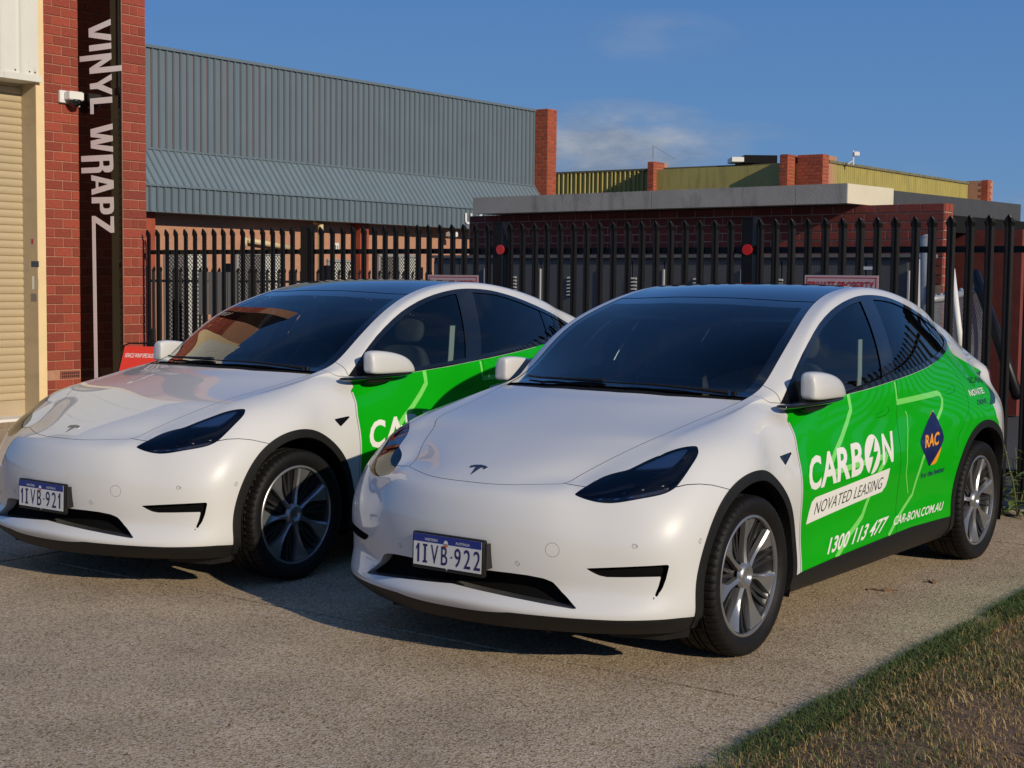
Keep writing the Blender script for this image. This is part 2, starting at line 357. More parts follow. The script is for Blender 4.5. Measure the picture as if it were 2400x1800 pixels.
# ------------------------------------------------------------------ the car: rows of control points from the sill up to the roof edge, front to rear
COLS = [
 [(0.873, 0, 0.185), (0.929, 0, 0.252), (0.941, 0, 0.299), (0.894, 0, 0.352), (0.899, 0, 0.423), (0.915, 0, 0.529), (0.909, 0, 0.619), (0.889, 0, 0.698), (0.86, 0, 0.742), (0.821, 0, 0.767)],
 [(0.858, 0.22, 0.185), (0.913, 0.22, 0.245), (0.927, 0.22, 0.293), (0.883, 0.22, 0.346), (0.885, 0.22, 0.417), (0.898, 0.22, 0.523), (0.892, 0.22, 0.614), (0.872, 0.22, 0.695), (0.841, 0.22, 0.742), (0.797, 0.22, 0.769)],
 [(0.798, 0.42, 0.185), (0.858, 0.427, 0.238), (0.873, 0.434, 0.286), (0.83, 0.434, 0.345), (0.834, 0.435, 0.422), (0.843, 0.438, 0.524), (0.835, 0.434, 0.621), (0.807, 0.429, 0.701), (0.763, 0.424, 0.754), (0.695, 0.422, 0.783)],
 [(0.702, 0.627, 0.185), (0.771, 0.629, 0.234), (0.786, 0.63, 0.286), (0.749, 0.62, 0.352), (0.755, 0.616, 0.429), (0.764, 0.613, 0.532), (0.75, 0.599, 0.629), (0.714, 0.573, 0.721), (0.675, 0.51, 0.774), (0.621, 0.443, 0.805)],
 [(0.57, 0.792, 0.185), (0.644, 0.805, 0.234), (0.657, 0.808, 0.288), (0.639, 0.804, 0.359), (0.642, 0.805, 0.447), (0.648, 0.805, 0.549), (0.627, 0.785, 0.657), (0.593, 0.728, 0.764), (0.545, 0.628, 0.833), (0.486, 0.511, 0.87)],
 [(0.433, 0.873, 0.185), (0.478, 0.902, 0.241), (0.492, 0.914, 0.296), (0.489, 0.915, 0.388), (0.491, 0.919, 0.49), (0.486, 0.915, 0.613), (0.461, 0.88, 0.736), (0.417, 0.804, 0.844), (0.378, 0.685, 0.898), (0.339, 0.571, 0.925)],
 [(0.258, 0.88, 0.185), (0.273, 0.926, 0.253), (0.274, 0.941, 0.345), (0.275, 0.946, 0.488), (0.274, 0.949, 0.632), (0.267, 0.934, 0.754), (0.261, 0.888, 0.857), (0.252, 0.812, 0.927), (0.243, 0.712, 0.958), (0.237, 0.624, 0.963)],
 [(-0.006, 0.874, 0.185), (-0.001, 0.928, 0.252), (0, 0.946, 0.384), (0.002, 0.954, 0.558), (0.003, 0.959, 0.711), (0.002, 0.948, 0.823), (-0.001, 0.901, 0.915), (-0.007, 0.823, 0.979), (-0.014, 0.733, 1.008), (-0.02, 0.647, 1.01)],
 [(-0.225, 0.869, 0.185), (-0.22, 0.928, 0.261), (-0.218, 0.936, 0.424), (-0.218, 0.939, 0.607), (-0.218, 0.926, 0.77), (-0.22, 0.896, 0.877), (-0.223, 0.855, 0.964), (-0.227, 0.797, 1.025), (-0.232, 0.74, 1.05), (-0.237, 0.676, 1.053)],
 [(-0.399, 0.865, 0.185), (-0.394, 0.927, 0.265), (-0.393, 0.923, 0.443), (-0.392, 0.931, 0.646), (-0.394, 0.91, 0.799), (-0.397, 0.874, 0.916), (-0.399, 0.831, 0.998), (-0.403, 0.774, 1.049), (-0.406, 0.737, 1.076), (-0.409, 0.692, 1.091)],
 [(-0.545, 0.864, 0.185), (-0.543, 0.925, 0.269), (-0.545, 0.916, 0.452), (-0.546, 0.925, 0.664), (-0.548, 0.903, 0.807), (-0.55, 0.867, 0.929), (-0.553, 0.812, 1.005), (-0.555, 0.784, 1.046), (-0.556, 0.77, 1.082), (-0.559, 0.691, 1.143)],
 [(-0.693, 0.867, 0.185), (-0.695, 0.927, 0.27), (-0.699, 0.914, 0.451), (-0.705, 0.923, 0.662), (-0.707, 0.903, 0.804), (-0.71, 0.87, 0.926), (-0.711, 0.827, 1.023), (-0.713, 0.802, 1.099), (-0.714, 0.774, 1.185), (-0.715, 0.683, 1.244)],
 [(-0.892, 0.87, 0.185), (-0.897, 0.93, 0.27), (-0.902, 0.915, 0.451), (-0.909, 0.924, 0.662), (-0.913, 0.905, 0.803), (-0.915, 0.876, 0.925), (-0.917, 0.84, 1.046), (-0.92, 0.799, 1.178), (-0.922, 0.745, 1.327), (-0.922, 0.667, 1.375)],
 [(-1.146, 0.87, 0.185), (-1.151, 0.93, 0.272), (-1.157, 0.916, 0.452), (-1.164, 0.926, 0.661), (-1.168, 0.909, 0.802), (-1.171, 0.881, 0.933), (-1.174, 0.854, 1.071), (-1.178, 0.792, 1.261), (-1.181, 0.702, 1.442), (-1.18, 0.617, 1.482)],
 [(-1.449, 0.87, 0.185), (-1.453, 0.93, 0.273), (-1.459, 0.918, 0.452), (-1.467, 0.93, 0.661), (-1.471, 0.914, 0.801), (-1.475, 0.888, 0.941), (-1.48, 0.874, 1.101), (-1.484, 0.792, 1.317), (-1.488, 0.669, 1.525), (-1.487, 0.572, 1.563)],
 [(-1.798, 0.87, 0.185), (-1.802, 0.93, 0.274), (-1.809, 0.92, 0.452), (-1.817, 0.933, 0.66), (-1.821, 0.92, 0.799), (-1.826, 0.896, 0.949), (-1.832, 0.882, 1.128), (-1.837, 0.79, 1.348), (-1.841, 0.652, 1.557), (-1.842, 0.567, 1.603)],
 [(-2.143, 0.87, 0.185), (-2.148, 0.93, 0.276), (-2.154, 0.925, 0.453), (-2.163, 0.938, 0.659), (-2.168, 0.93, 0.798), (-2.173, 0.906, 0.946), (-2.179, 0.862, 1.149), (-2.185, 0.772, 1.348), (-2.19, 0.652, 1.536), (-2.191, 0.577, 1.587)],
 [(-2.485, 0.87, 0.185), (-2.488, 0.932, 0.268), (-2.495, 0.94, 0.424), (-2.504, 0.952, 0.639), (-2.51, 0.948, 0.796), (-2.516, 0.918, 0.954), (-2.523, 0.812, 1.176), (-2.528, 0.737, 1.334), (-2.533, 0.647, 1.477), (-2.536, 0.572, 1.538)],
 [(-2.775, 0.87, 0.185), (-2.777, 0.933, 0.259), (-2.784, 0.952, 0.405), (-2.793, 0.96, 0.619), (-2.8, 0.957, 0.795), (-2.807, 0.925, 0.952), (-2.815, 0.767, 1.188), (-2.82, 0.702, 1.296), (-2.824, 0.627, 1.409), (-2.827, 0.557, 1.474)],
 [(-2.967, 0.87, 0.185), (-2.969, 0.93, 0.26), (-2.975, 0.954, 0.405), (-2.985, 0.96, 0.619), (-2.992, 0.957, 0.794), (-2.998, 0.922, 0.94), (-3.007, 0.745, 1.148), (-3.012, 0.675, 1.251), (-3.017, 0.6, 1.354), (-3.02, 0.53, 1.423)],
 [(-3.205, 0.85, 0.185), (-3.207, 0.915, 0.261), (-3.213, 0.943, 0.406), (-3.222, 0.95, 0.618), (-3.23, 0.945, 0.793), (-3.236, 0.908, 0.936), (-3.244, 0.76, 1.092), (-3.249, 0.68, 1.2), (-3.255, 0.595, 1.297), (-3.259, 0.515, 1.362)],
 [(-3.443, 0.768, 0.185), (-3.444, 0.838, 0.273), (-3.45, 0.865, 0.407), (-3.459, 0.87, 0.619), (-3.467, 0.863, 0.793), (-3.473, 0.822, 0.919), (-3.479, 0.726, 1.028), (-3.484, 0.69, 1.119), (-3.49, 0.605, 1.206), (-3.496, 0.51, 1.27)],
 [(-3.57, 0.655, 0.2), (-3.655, 0.725, 0.284), (-3.708, 0.74, 0.428), (-3.726, 0.74, 0.62), (-3.705, 0.735, 0.793), (-3.701, 0.72, 0.908), (-3.706, 0.685, 0.998), (-3.72, 0.67, 1.074), (-3.735, 0.585, 1.127), (-3.74, 0.5, 1.166)],
 [(-3.708, 0.27, 0.2), (-3.834, 0.27, 0.299), (-3.873, 0.27, 0.432), (-3.885, 0.27, 0.623), (-3.825, 0.27, 0.795), (-3.819, 0.27, 0.901), (-3.822, 0.27, 0.99), (-3.834, 0.27, 1.07), (-3.85, 0.27, 1.132), (-3.829, 0.26, 1.183)],
 [(-3.746, 0, 0.2), (-3.873, 0, 0.301), (-3.906, 0, 0.434), (-3.918, 0, 0.625), (-3.857, 0, 0.797), (-3.846, 0, 0.902), (-3.849, 0, 0.991), (-3.861, 0, 1.07), (-3.882, 0, 1.137), (-3.865, 0, 1.187)]]
CENTER = [(0.729, 0.816), (0.584, 0.872), (0.434, 0.925), (0.285, 0.97), (0.073, 1.026), (-0.075, 1.066), (-0.202, 1.096), (-0.35, 1.164), (-0.518, 1.244), (-0.749, 1.351), (-1.051, 1.479), (-1.423, 1.584), (-1.83, 1.618), (-2.202, 1.607), (-2.57, 1.562), (-2.874, 1.494), (-3.088, 1.438), (-3.349, 1.373), (-3.617, 1.27)]
def body_surface(level=4, it=6):
    cols = COLS; nc = len(cols); V = []; F = []; idx = {}; kind = []
    def add(p): V.append(p); return len(V) - 1
    for c in range(nc):
        for r in range(10): idx[c, r] = add(cols[c][r])
    for c in range(nc - 1):
        for r in range(9): F.append((idx[c, r], idx[c + 1, r], idx[c + 1, r + 1], idx[c, r + 1])); kind.append(0)
    inner = {}
    for j, c in enumerate(range(3, nc - 3)):
        x9, y9, z9 = cols[c][9]; xc, zc = CENTER[j]; t = .75
        inner[c, 1] = add((x9 + (xc - x9) * t, y9 * .53, z9 + (zc - z9) * t)); inner[c, 0] = add((xc, 0, zc))
    inner[2, 1] = idx[1, 9]; inner[2, 0] = idx[0, 9]; inner[nc - 3, 1] = idx[nc - 2, 9]; inner[nc - 3, 0] = idx[nc - 1, 9]
    for c in range(2, nc - 3):
        F.append((idx[c, 9], idx[c + 1, 9], inner[c + 1, 1], inner[c, 1])); F.append((inner[c, 1], inner[c + 1, 1], inner[c + 1, 0], inner[c, 0])); kind += [1, 1]
    n0 = len(V); mir = {}
    for i in range(n0):
        p = V[i]
        if abs(p[1]) < 1e-9: mir[i] = i
        else: V.append((p[0], -p[1], p[2])); mir[i] = len(V) - 1
    F = F + [tuple(mir[i] for i in reversed(f)) for f in F]; kind = kind + kind
    F = [tuple(reversed(f)) for f in F]
    T = np.array(V, float)
    def ev(P, lv):
        me = bpy.data.meshes.new('skin'); me.from_pydata([tuple(v) for v in P], [], F)
        ob = bpy.data.objects.new('skin', me); COL.objects.link(ob)
        m = ob.modifiers.new('s', 'SUBSURF'); m.levels = lv; m.render_levels = lv
        dg = bpy.context.evaluated_depsgraph_get(); dg.update(); e = ob.evaluated_get(dg).to_mesh()
        co = np.empty(len(e.vertices) * 3, np.float32); e.vertices.foreach_get('co', co)
        ls = np.empty(len(e.loops), np.int32); e.loops.foreach_get('vertex_index', ls)
        bpy.data.objects.remove(ob); bpy.data.meshes.remove(me)
        return co.reshape(-1, 3).astype(float), ls.reshape(-1, 4).copy()
    P = T.copy()
    for _ in range(it): P = P + .7 * (T - ev(P, 1)[0][:len(T)])
    co, q = ev(P, level)
    k = np.repeat(np.array(kind), 4 ** level)
    tri = np.concatenate([q[:, [0, 1, 2]], q[:, [0, 2, 3]]]); k = np.concatenate([k, k])
    fn = np.cross(co[tri[:, 1]] - co[tri[:, 0]], co[tri[:, 2]] - co[tri[:, 0]])
    nr = np.zeros_like(co)
    for i in range(3): np.add.at(nr, tri[:, i], fn)
    nr /= np.linalg.norm(nr, axis=1)[:, None] + 1e-12
    cen = co.mean(0)
    if ((co - cen) * nr).sum(1).mean() < 0: nr = -nr; tri = tri[:, ::-1]
    return TM(co, nr, tri.copy()), k
SKIN, KIND = body_surface(4)
SKIN_TREE = BVHTree.FromPolygons([tuple(c) for c in SKIN.co.tolist()], SKIN.tri.tolist())
def on_side(x, z, off=.0012, side=1):
    """point of the flank above side position (x, z)"""
    loc, n, i, d = SKIN_TREE.ray_cast(Vector((x, 2 * side, z)), Vector((0, -side, 0)))
    if loc is None: return None, None
    n = Vector(SKIN.nr[SKIN.tri[i]].mean(0)).normalized()
    return loc + n * off, n
def interp(x, tab):
    xs, ys = zip(*sorted(tab)); return np.interp(x, xs, ys)
# outlines read off the car (x forward from the front axle, y to its left, z up)
WIN = [(-.535, 1.034), (-.57, 1.069), (-.649, 1.14), (-.74, 1.218), (-.867, 1.308), (-1.057, 1.404), (-1.251, 1.472), (-1.429, 1.517), (-1.604, 1.546), (-1.735, 1.559), (-1.86, 1.562), (-1.98, 1.558), (-2.112, 1.547), (-2.313, 1.513), (-2.535, 1.462), (-2.79, 1.395), (-3.0, 1.335), (-3.06, 1.31), (-3.07, 1.288), (-3.03, 1.268), (-2.9, 1.247), (-2.7, 1.222), (-2.474, 1.192), (-2.25, 1.17), (-2.004, 1.149), (-1.667, 1.119), (-1.373, 1.091), (-1.141, 1.074), (-.95, 1.06), (-.734, 1.046), (-.605, 1.036)]
GLASS = [(-.60, 1.06), (-.622, 1.077), (-.681, 1.137), (-.777, 1.215), (-.895, 1.291), (-1.088, 1.386), (-1.276, 1.452), (-1.434, 1.493), (-1.629, 1.524), (-1.824, 1.538), (-2.08, 1.528), (-2.276, 1.494), (-2.488, 1.445), (-2.695, 1.392), (-2.93, 1.328), (-2.985, 1.305), (-2.96, 1.285), (-2.779, 1.262), (-2.608, 1.238), (-2.451, 1.217), (-2.03, 1.18), (-1.683, 1.151), (-1.385, 1.12), (-1.153, 1.1), (-.9, 1.078), (-.7, 1.064)]
HEADLIGHT = [(.728, .497, .748), (.711, .502, .757), (.694, .506, .765), (.655, .52, .783), (.617, .536, .802), (.583, .56, .818), (.554, .594, .831), (.529, .627, .84), (.487, .646, .856), (.439, .665, .875), (.382, .694, .896), (.34, .725, .914), (.301, .758, .927), (.267, .787, .932), (.257, .798, .931), (.258, .806, .926), (.266, .812, .921), (.285, .826, .906), (.322, .834, .884), (.363, .836, .859), (.409, .837, .828), (.453, .834, .797), (.478, .831, .781), (.501, .823, .77), (.533, .806, .757), (.572, .774, .747), (.617, .729, .737), (.656, .68, .725), (.678, .645, .72), (.692, .618, .72), (.705, .588, .723), (.718, .551, .731), (.726, .519, .74)]
HL_DIR = (.62, .45, .64)
FOG = [(.772, .59, .46), (.733, .667, .467), (.687, .748, .474), (.63, .82, .479), (.585, .867, .482), (.583, .868, .475), (.585, .864, .453), (.589, .858, .421), (.597, .848, .386), (.612, .835, .355), (.634, .818, .331), (.618, .828, .365), (.609, .836, .396), (.605, .844, .433), (.647, .797, .432), (.69, .732, .429), (.729, .665, .427), (.744, .637, .432), (.76, .61, .446)]
GRILLE = [(0, .418), (.176, .418), (.284, .418), (.361, .415), (.426, .407), (.461, .394), (.495, .356), (.54, .322), (.573, .298), (.56, .296), (.521, .3), (.374, .314), (.212, .327), (0, .34)]
GRILLE = GRILLE + [(-y, z) for y, z in reversed(GRILLE[1:-1])]
FRONT_R, REAR_R, AXLE_Z, REAR_X = .462, .480, .352, -2.890
DOOR_F = [(1.2, -.545), (1.034, -.57), (1.006, -.573), (.983, -.531), (.95, -.524), (.921, -.523), (.849, -.508), (.786, -.508), (.6, -.506), (.287, -.512), (.1, -.512)]
DOOR_B = [(1.6, -1.80), (1.13, -1.70), (.95, -1.69), (.7, -1.672), (.45, -1.65), (.1, -1.63)]
DOOR_R = [(1.6, -2.60), (1.20, -2.64), (1.10, -2.70), (.98, -2.70), (.90, -2.64), (.83, -2.55), (.77, -2.47), (.5, -2.40), (.1, -2.36)]
SILL = [(1.0, .235), (.93, .243), (.91, .262), (.806, .259), (.733, .257), (.637, .258), (.536, .258), (.45, .252), (.35, .25), (-.412, .273), (-.513, .287), (-.855, .304), (-1.447, .319), (-1.841, .328), (-2.32, .319), (-2.45, .315), (-3.3, .33), (-3.5, .36), (-4, .38)]
FENDER_Z = [(.10, .72), (.241, .761), (.319, .782), (.381, .791), (.434, .791), (.476, .783), (.6, .772), (.66, .772), (.69, .782), (.71, .80), (1, .80)]
HOOD_REAR = [(0, -.198), (.115, -.2), (.353, -.233), (.481, -.278), (.605, -.328), (.694, -.363), (.8, -.40)]
HEADER = [(0, -1.235), (.3, -1.25), (.45, -1.275), (.58, -1.315), (.7, -1.36)]
WRAP_REAR = [(1.4, -3.055), (1.289, -3.045), (1.234, -2.99), (1.202, -3.014), (1.153, -3.168), (1.095, -3.472), (1.08, -3.50), (1.03, -3.42), (.965, -3.24), (.913, -3.06), (.837, -3.08), (.805, -3.119), (.6, -3.25)]
PAINT = mat('pearl_white_paint', (.62, .62, .605), rough=.38, coat=1.0, coat_rough=.02, var=.02, scale=900, spec=.4)
GREEN = mat('green_vinyl_wrap', (.0015, .36, .002), rough=.5, coat=.55, coat_rough=.03, var=.04, scale=3, spec=.15)
BLACK_GLOSS = mat('gloss_black', (.006, .006, .007), rough=.08, coat=.6)
BLACK_TRIM = mat('satin_black_plastic', (.011, .0105, .010), spec=.3, rough=.5, var=.15, scale=30)
BLACK_MATT = mat('matt_black', (.004, .004, .004), rough=.9, spec=.1)
LINING = mat('dark_inner_panel', (.010, .010, .011), rough=.85, spec=.2)
CABIN = mat('dark_grey_upholstery', (.022, .022, .024), rough=.8, var=.2, scale=40)
CABIN_LIGHT = mat('light_grey_headlining', (.30, .31, .32), rough=.9)
GLASS_FRONT = glass('windscreen_glass', (.74, .84, .80)); GLASS_SIDE = glass('side_glass', (.68, .80, .76)); GLASS_DARK = glass('privacy_glass', (.10, .11, .12))
ROOF_GLASS = mat('dark_roof_glass', (.003, .004, .006), rough=.02, coat=1.0, coat_rough=.01, spec=.6)
LAMP_COVER = glass('lamp_cover', (.86, .87, .9))
LAMP_DARK = mat('lamp_housing', (.008, .008, .010), rough=.18, coat=.4)
CHROME = mat('bright_reflector', (.75, .77, .80), rough=.16, metal=1.0)
LAMP_GREY = mat('frosted_reflector', (.62, .63, .65), rough=.4, metal=.0)
TAIL = mat('tail_lamp_red', (.20, .004, .004), rough=.08, coat=1.0)
DECAL_WHITE = mat('white_vinyl_lettering', (.80, .79, .74), rough=.35, coat=.5)
DECAL_PALE = mat('pale_green_vinyl', (.19, .70, .13), rough=.32, coat=.6)
DECAL_DARK = mat('dark_green_vinyl', (.010, .055, .030), rough=.35, coat=.5)
DECAL_GREY = mat('charcoal_vinyl', (.05, .05, .045), rough=.4, coat=.4)
DECAL_NAVY = mat('navy_vinyl', (.008, .014, .085), rough=.3, coat=.6)
DECAL_ORANGE = mat('amber_vinyl', (.85, .33, .01), rough=.3, coat=.6)
RUBBER = mat('tyre_rubber', (.007, .0065, .0065), spec=.25, rough=.6, var=.25, scale=25, bump=.25, bump_scale=120)
ALLOY = mat('silver_wheel', (.34, .34, .345), rough=.30, metal=.75, coat=.3)
ALLOY_DARK = mat('dark_wheel_insert', (.03, .03, .032), rough=.4, metal=.3)
SENSOR = mat('sensor_ring', (.52, .52, .51), rough=.4)
def make_parts():
    """cut the skin into its panels; returns {part: [meshes]} shared by both cars"""
    out = []                       # (part name, mesh, children list, label)
    S = SKIN; wall = S.sub(KIND == 0); top = S.sub(KIND == 1)
    def Q(tm): return mirror_y(tm.co)
    # outline of the hood, windscreen and roof: top row of the side wall
    edge = [c[9] for c in COLS]
    e = top.boundary(); u = np.unique(e); ring = top.co[u]
    def near_ring(tm):
        from mathutils.kdtree import KDTree
        kd = KDTree(len(ring)); [kd.insert(Vector(p), i) for i, p in enumerate(ring)]; kd.balance()
        q = tm.co; m = np.full(len(q), 1.0)
        sel = np.arange(len(q))
        for i in sel:
            co_, j, d = kd.find(Vector(q[i])); m[i] = d
        return m
    # --- gap along the top row
    d = near_ring(top); _, top = top.cut(d - .0022)
    d = near_ring(wall); _, wall = wall.cut(d - .0010)
    # --- arches
    q = Q(wall); ax = np.where(q[:, 0] > -1.4, 0.0, REAR_X); R = np.where(q[:, 0] > -1.4, FRONT_R, REAR_R)
    rad = np.hypot(q[:, 0] - ax, q[:, 2] - AXLE_Z); rad = np.where(q[:, 1] > .45, rad, 9.0) - R
    arch, wall = wall.cut(rad)
    q = Q(arch); ax = np.where(q[:, 0] > -1.4, 0.0, REAR_X); R = np.where(q[:, 0] > -1.4, FRONT_R, REAR_R)
    _, arch = arch.cut(np.hypot(q[:, 0] - ax, q[:, 2] - AXLE_Z) - (R - .044))
    low_z = lambda t: Q(t)[:, 2] - interp(Q(t)[:, 0], SILL)
    sill, wall = wall.cut(low_z(wall))
    # arch trim stands slightly proud with a turned-in lip
    _, arch = arch.cut(Q(arch)[:, 2] - .20)
    arch_m = arch.moved(.007); arch_m = arch_m.join(arch_m.skirt(depth=.05))
    for sx in (0, 1):
        for sy in (-1, 1):
            m_ = ((arch_m.co[:, 0] > -1.4) == (sx == 0)) & (np.sign(arch_m.co[:, 1]) == sy)
            out.append(('wheel_arch_trim', arch_m.sub(m_[arch_m.tri].all(1)).mesh('wheel_arch_trim', BLACK_TRIM), None))
    sl = sill.moved(.002); out.append(('lower_cladding', sl.mesh('lower_cladding', BLACK_TRIM), None))
    # --- side windows
    q = Q(wall); side = q[:, 1] > .45
    fw = np.where(side & (q[:, 2] > .9), sdf_poly(q[:, [0, 2]], smooth_poly(WIN, 1)), 1.0)
    wins, wall = wall.cut(fw)
    q = Q(wins); g, trim = wins.cut(sdf_poly(q[:, [0, 2]], smooth_poly(GLASS, 1)))
    gf, gr = g.cut(-(Q(g)[:, 0] - (-1.545 + (Q(g)[:, 2] - 1.15) * -.38)))     # in front of the B pillar
    bp, gr = gr.cut(-(Q(gr)[:, 0] - (-1.69 + (Q(gr)[:, 2] - 1.15) * -.45)))
    gr, gq = gr.cut(-(Q(gr)[:, 0] - (-2.55 + (Q(gr)[:, 2] - 1.2) * -.25)))
    _, gq = gq.cut(-(Q(gq)[:, 0] - (-2.565 + (Q(gq)[:, 2] - 1.2) * -.25)))
    sail, gf = gf.cut(-(Q(gf)[:, 0] + .70))
    trim = trim.join(bp).join(sail)
    tg, tr2 = trim, None
    def two(name, tm, m, inset=0.0):
        t_ = tm.moved(-inset) if inset else tm
        for sy in (-1, 1):
            k = (np.sign(t_.co[:, 1]) == sy)
            out.append((name, t_.sub(k[t_.tri].all(1)).mesh(name, m), None))
    two('window_trim', trim.moved(.0015), BLACK_GLOSS); two('front_side_glass', gf, GLASS_SIDE, .004); two('rear_side_glass', gr, GLASS_DARK, .004); two('quarter_glass', gq, GLASS_DARK, .003)
    # --- headlights
    f = poly_field(wall, smooth_poly(HEADLIGHT, 1), HL_DIR)
    lamp, wall = wall.cut(f)
    # --- front openings
    q = Q(wall); n = wall.nr
    fg = np.where(wall.co[:, 0] > .55, sdf_poly(wall.co[:, [1, 2]], GRILLE), 1.0)
    grille, wall = wall.cut(fg)
    f = poly_field(wall, FOG, (.78, .6, .12)); fog, wall = wall.cut(f)
    circ = lambda c, d_, r: [tuple(np.array(c) + r * (math.cos(t) * np.cross(np.array(d_) / np.linalg.norm(d_), [0, 0, 1]) + math.sin(t) * np.array([0, 0, 1]))) for t in np.linspace(0, 2 * math.pi, 28, endpoint=False)]
    tow_c = np.array((.833, .465, .529)); 
    def one_side(tm, c, d_, r):
        f = np.full(len(tm.co), 1.0); pl = plane2(circ(c, d_, r), d_); k = np.linalg.norm(tm.co - np.array(c), axis=1) < r + .08
        f[k] = sdf_poly(plane2(tm.co[k], d_), pl); return tm.cut(f)
    tow, wall = one_side(wall, tow_c, (.93, .37, 0), .0300)
    tow, _g = tow.cut(np.full(len(tow.co), -1.0)) if False else one_side(tow, tow_c, (.93, .37, 0), .0285)
    out.append(('tow_hook_cover', tow.mesh('tow_hook_cover', PAINT), None))
    for sc, sd in (((.873, .319, .461), (.97, .25, 0)), ((.678, .762, .557), (.72, .69, 0)), ((.443, .931, .566), (.3, .95, 0)), ((.873, -.319, .461), (.97, -.25, 0)), ((.678, -.762, .557), (.72, -.69, 0)), ((.443, -.931, .566), (.3, -.95, 0))):
        disc, wall = one_side(wall, sc, sd, .0115); ins, ring_ = one_side(disc, sc, sd, .0098)
        out.append(('parking_sensor', ins.moved(.0006).mesh('parking_sensor', SENSOR), None))
    # --- bumper / fender / doors
    q = Q(wall); s = q[:, 2] - interp(q[:, 0], FENDER_Z); s = np.where(q[:, 0] > 0, s, 1.0)
    bumper, rest = wall.cut(s + .0016)
    q = Q(rest); s = q[:, 2] - interp(q[:, 0], FENDER_Z); s = np.where(q[:, 0] > 0, s, 1.0); _, rest = rest.cut(s - .0016)
    # opening walls of the bumper
    gs = grille.skirt(vec=(-.07, 0, .0)); fs = fog.skirt(vec=(-.035, 0, 0))
    k = fog.co[:, 1]; 
    bump_all = bumper.join(gs); k = fs
    out.append(('front_bumper', bump_all.mesh('front_bumper', PAINT), None))
    for sy in (-1, 1):
        ksel = np.sign(fog.co[:, 1]) == sy; fo = fog.sub(ksel[fog.tri].all(1)); back = fo.shifted((-.030, -.012 * sy, 0)); sk = fo.skirt(vec=(-.032, -.0128 * sy, 0))
        out.append(('air_slot', back.join(sk).mesh('air_slot', BLACK_MATT), None))
    out.append(('lower_grille', grille.shifted((-.065, 0, 0)).mesh('lower_grille', BLACK_MATT), None))
    q = Q(rest); s = -(q[:, 0] - interp(q[:, 2], DOOR_F))
    fender, rest = rest.cut(s + .0018); _, rest = rest.cut(-(Q(rest)[:, 0] - interp(Q(rest)[:, 2], DOOR_F)) - .0018)
    # upper part of the fender piece (front end of the A pillar) belongs to the body side
    q = Q(fender); pc = [(-.60, 1.058), (-.535, 1.064), (-.50, 1.066), (-.479, 1.074), (-.448, 1.093), (-.40, 1.14), (1, 1.4)]
    s = q[:, 2] - interp(q[:, 0], pc); fender, pil = fender.cut(s + .0014); _, pil = pil.cut(Q(pil)[:, 2] - interp(Q(pil)[:, 0], pc) - .0014)
    # repeater opening in the fender
    rep3 = [(-.318, .9, .843), (-.466, .894, .853), (-.36, .911, .799)]
    rep, fender = fender.cut(poly_field(fender, rep3, (0, 1, 0), .1))
    two('fender', fender, PAINT); two('side_repeater', rep, BLACK_GLOSS, .003)
    # what is above the windows = roof rail and quarter
    q = Q(rest); wtop = [(-.5, 1.034)] + [(x, z) for x, z in WIN[:18]] + [(-3.07, 1.30), (-3.2, 1.0), (-4, 0)]
    belt = [(x, z) for x, z in WIN[18:]] + [(-.50, 1.03)]
    isdoor = np.maximum(Q(rest)[:, 2] - interp(Q(rest)[:, 0], belt + [(-3.3, 1.3)]), -(Q(rest)[:, 0] - interp(Q(rest)[:, 2], DOOR_R)))
    doors, quarter = rest.cut(isdoor + .0016)
    q = Q(quarter); isd2 = np.maximum(q[:, 2] - interp(q[:, 0], belt + [(-3.3, 1.3)]), -(q[:, 0] - interp(q[:, 2], DOOR_R))); 
    strip = np.where(q[:, 0] > -2.45, 1.0, isd2 - .0016); _, quarter = quarter.cut(strip)
    df, dr = doors.cut(-(Q(doors)[:, 0] - interp(Q(doors)[:, 2], DOOR_B)) + .0018); _, dr = dr.cut(-(Q(dr)[:, 0] - interp(Q(dr)[:, 2], DOOR_B)) - .0018)
    # front door: narrow white strip before the wrap starts
    s = -(Q(df)[:, 0] - interp(Q(df)[:, 2], DOOR_F)) - .013; s = np.where(Q(df)[:, 2] > .98, 1, s)
    dwhite, df = df.cut(s)
    # handles: pressed outlines in the doors
    H1 = [(-1.416, .956), (-1.53, .966), (-1.552, .985), (-1.592, .988), (-1.586, .958), (-1.535, .944), (-1.42, .939)]
    H2 = [(x - .972, z + .066) for x, z in H1]
    def handle(door, H):
        f_ = np.where(Q(door)[:, 1] > .5, sdf_poly(Q(door)[:, [0, 2]], smooth_poly(H, 1)), 1.0)
        hd, door = door.cut(f_ - .0018); ins, _ = hd.cut(sdf_poly(Q(hd)[:, [0, 2]], smooth_poly(H, 1))); return door, ins
    df, h1 = handle(df, H1); dr, h2 = handle(dr, H2)
    two('front_door', df, GREEN); two('door_edge', dwhite, PAINT); two('rear_door', dr, GREEN); two('door_handle', h1, GREEN, .001); two('door_handle', h2, GREEN, .001)
    # quarter panel: wrapped part and white part
    q = Q(quarter); s = -(q[:, 0] - interp(q[:, 2], WRAP_REAR)); s = np.maximum(s, q[:, 2] - 1.29); s = np.maximum(s, q[:, 0] + 2.35)
    wrap, quarter = quarter.cut(s)
    two('quarter_wrap', wrap, GREEN)
    q = Q(quarter); tl = np.maximum(np.maximum(q[:, 0] + 3.60, q[:, 2] - 1.10), .935 - q[:, 2]); tail, quarter = quarter.cut(tl)
    two('tail_light', tail, TAIL)
    rb, quarter = quarter.cut(np.maximum(Q(quarter)[:, 2] - .64, Q(quarter)[:, 0] + 3.30) + .0015)
    _, quarter = quarter.cut(np.maximum(Q(quarter)[:, 2] - .64, Q(quarter)[:, 0] + 3.30) - .0015)
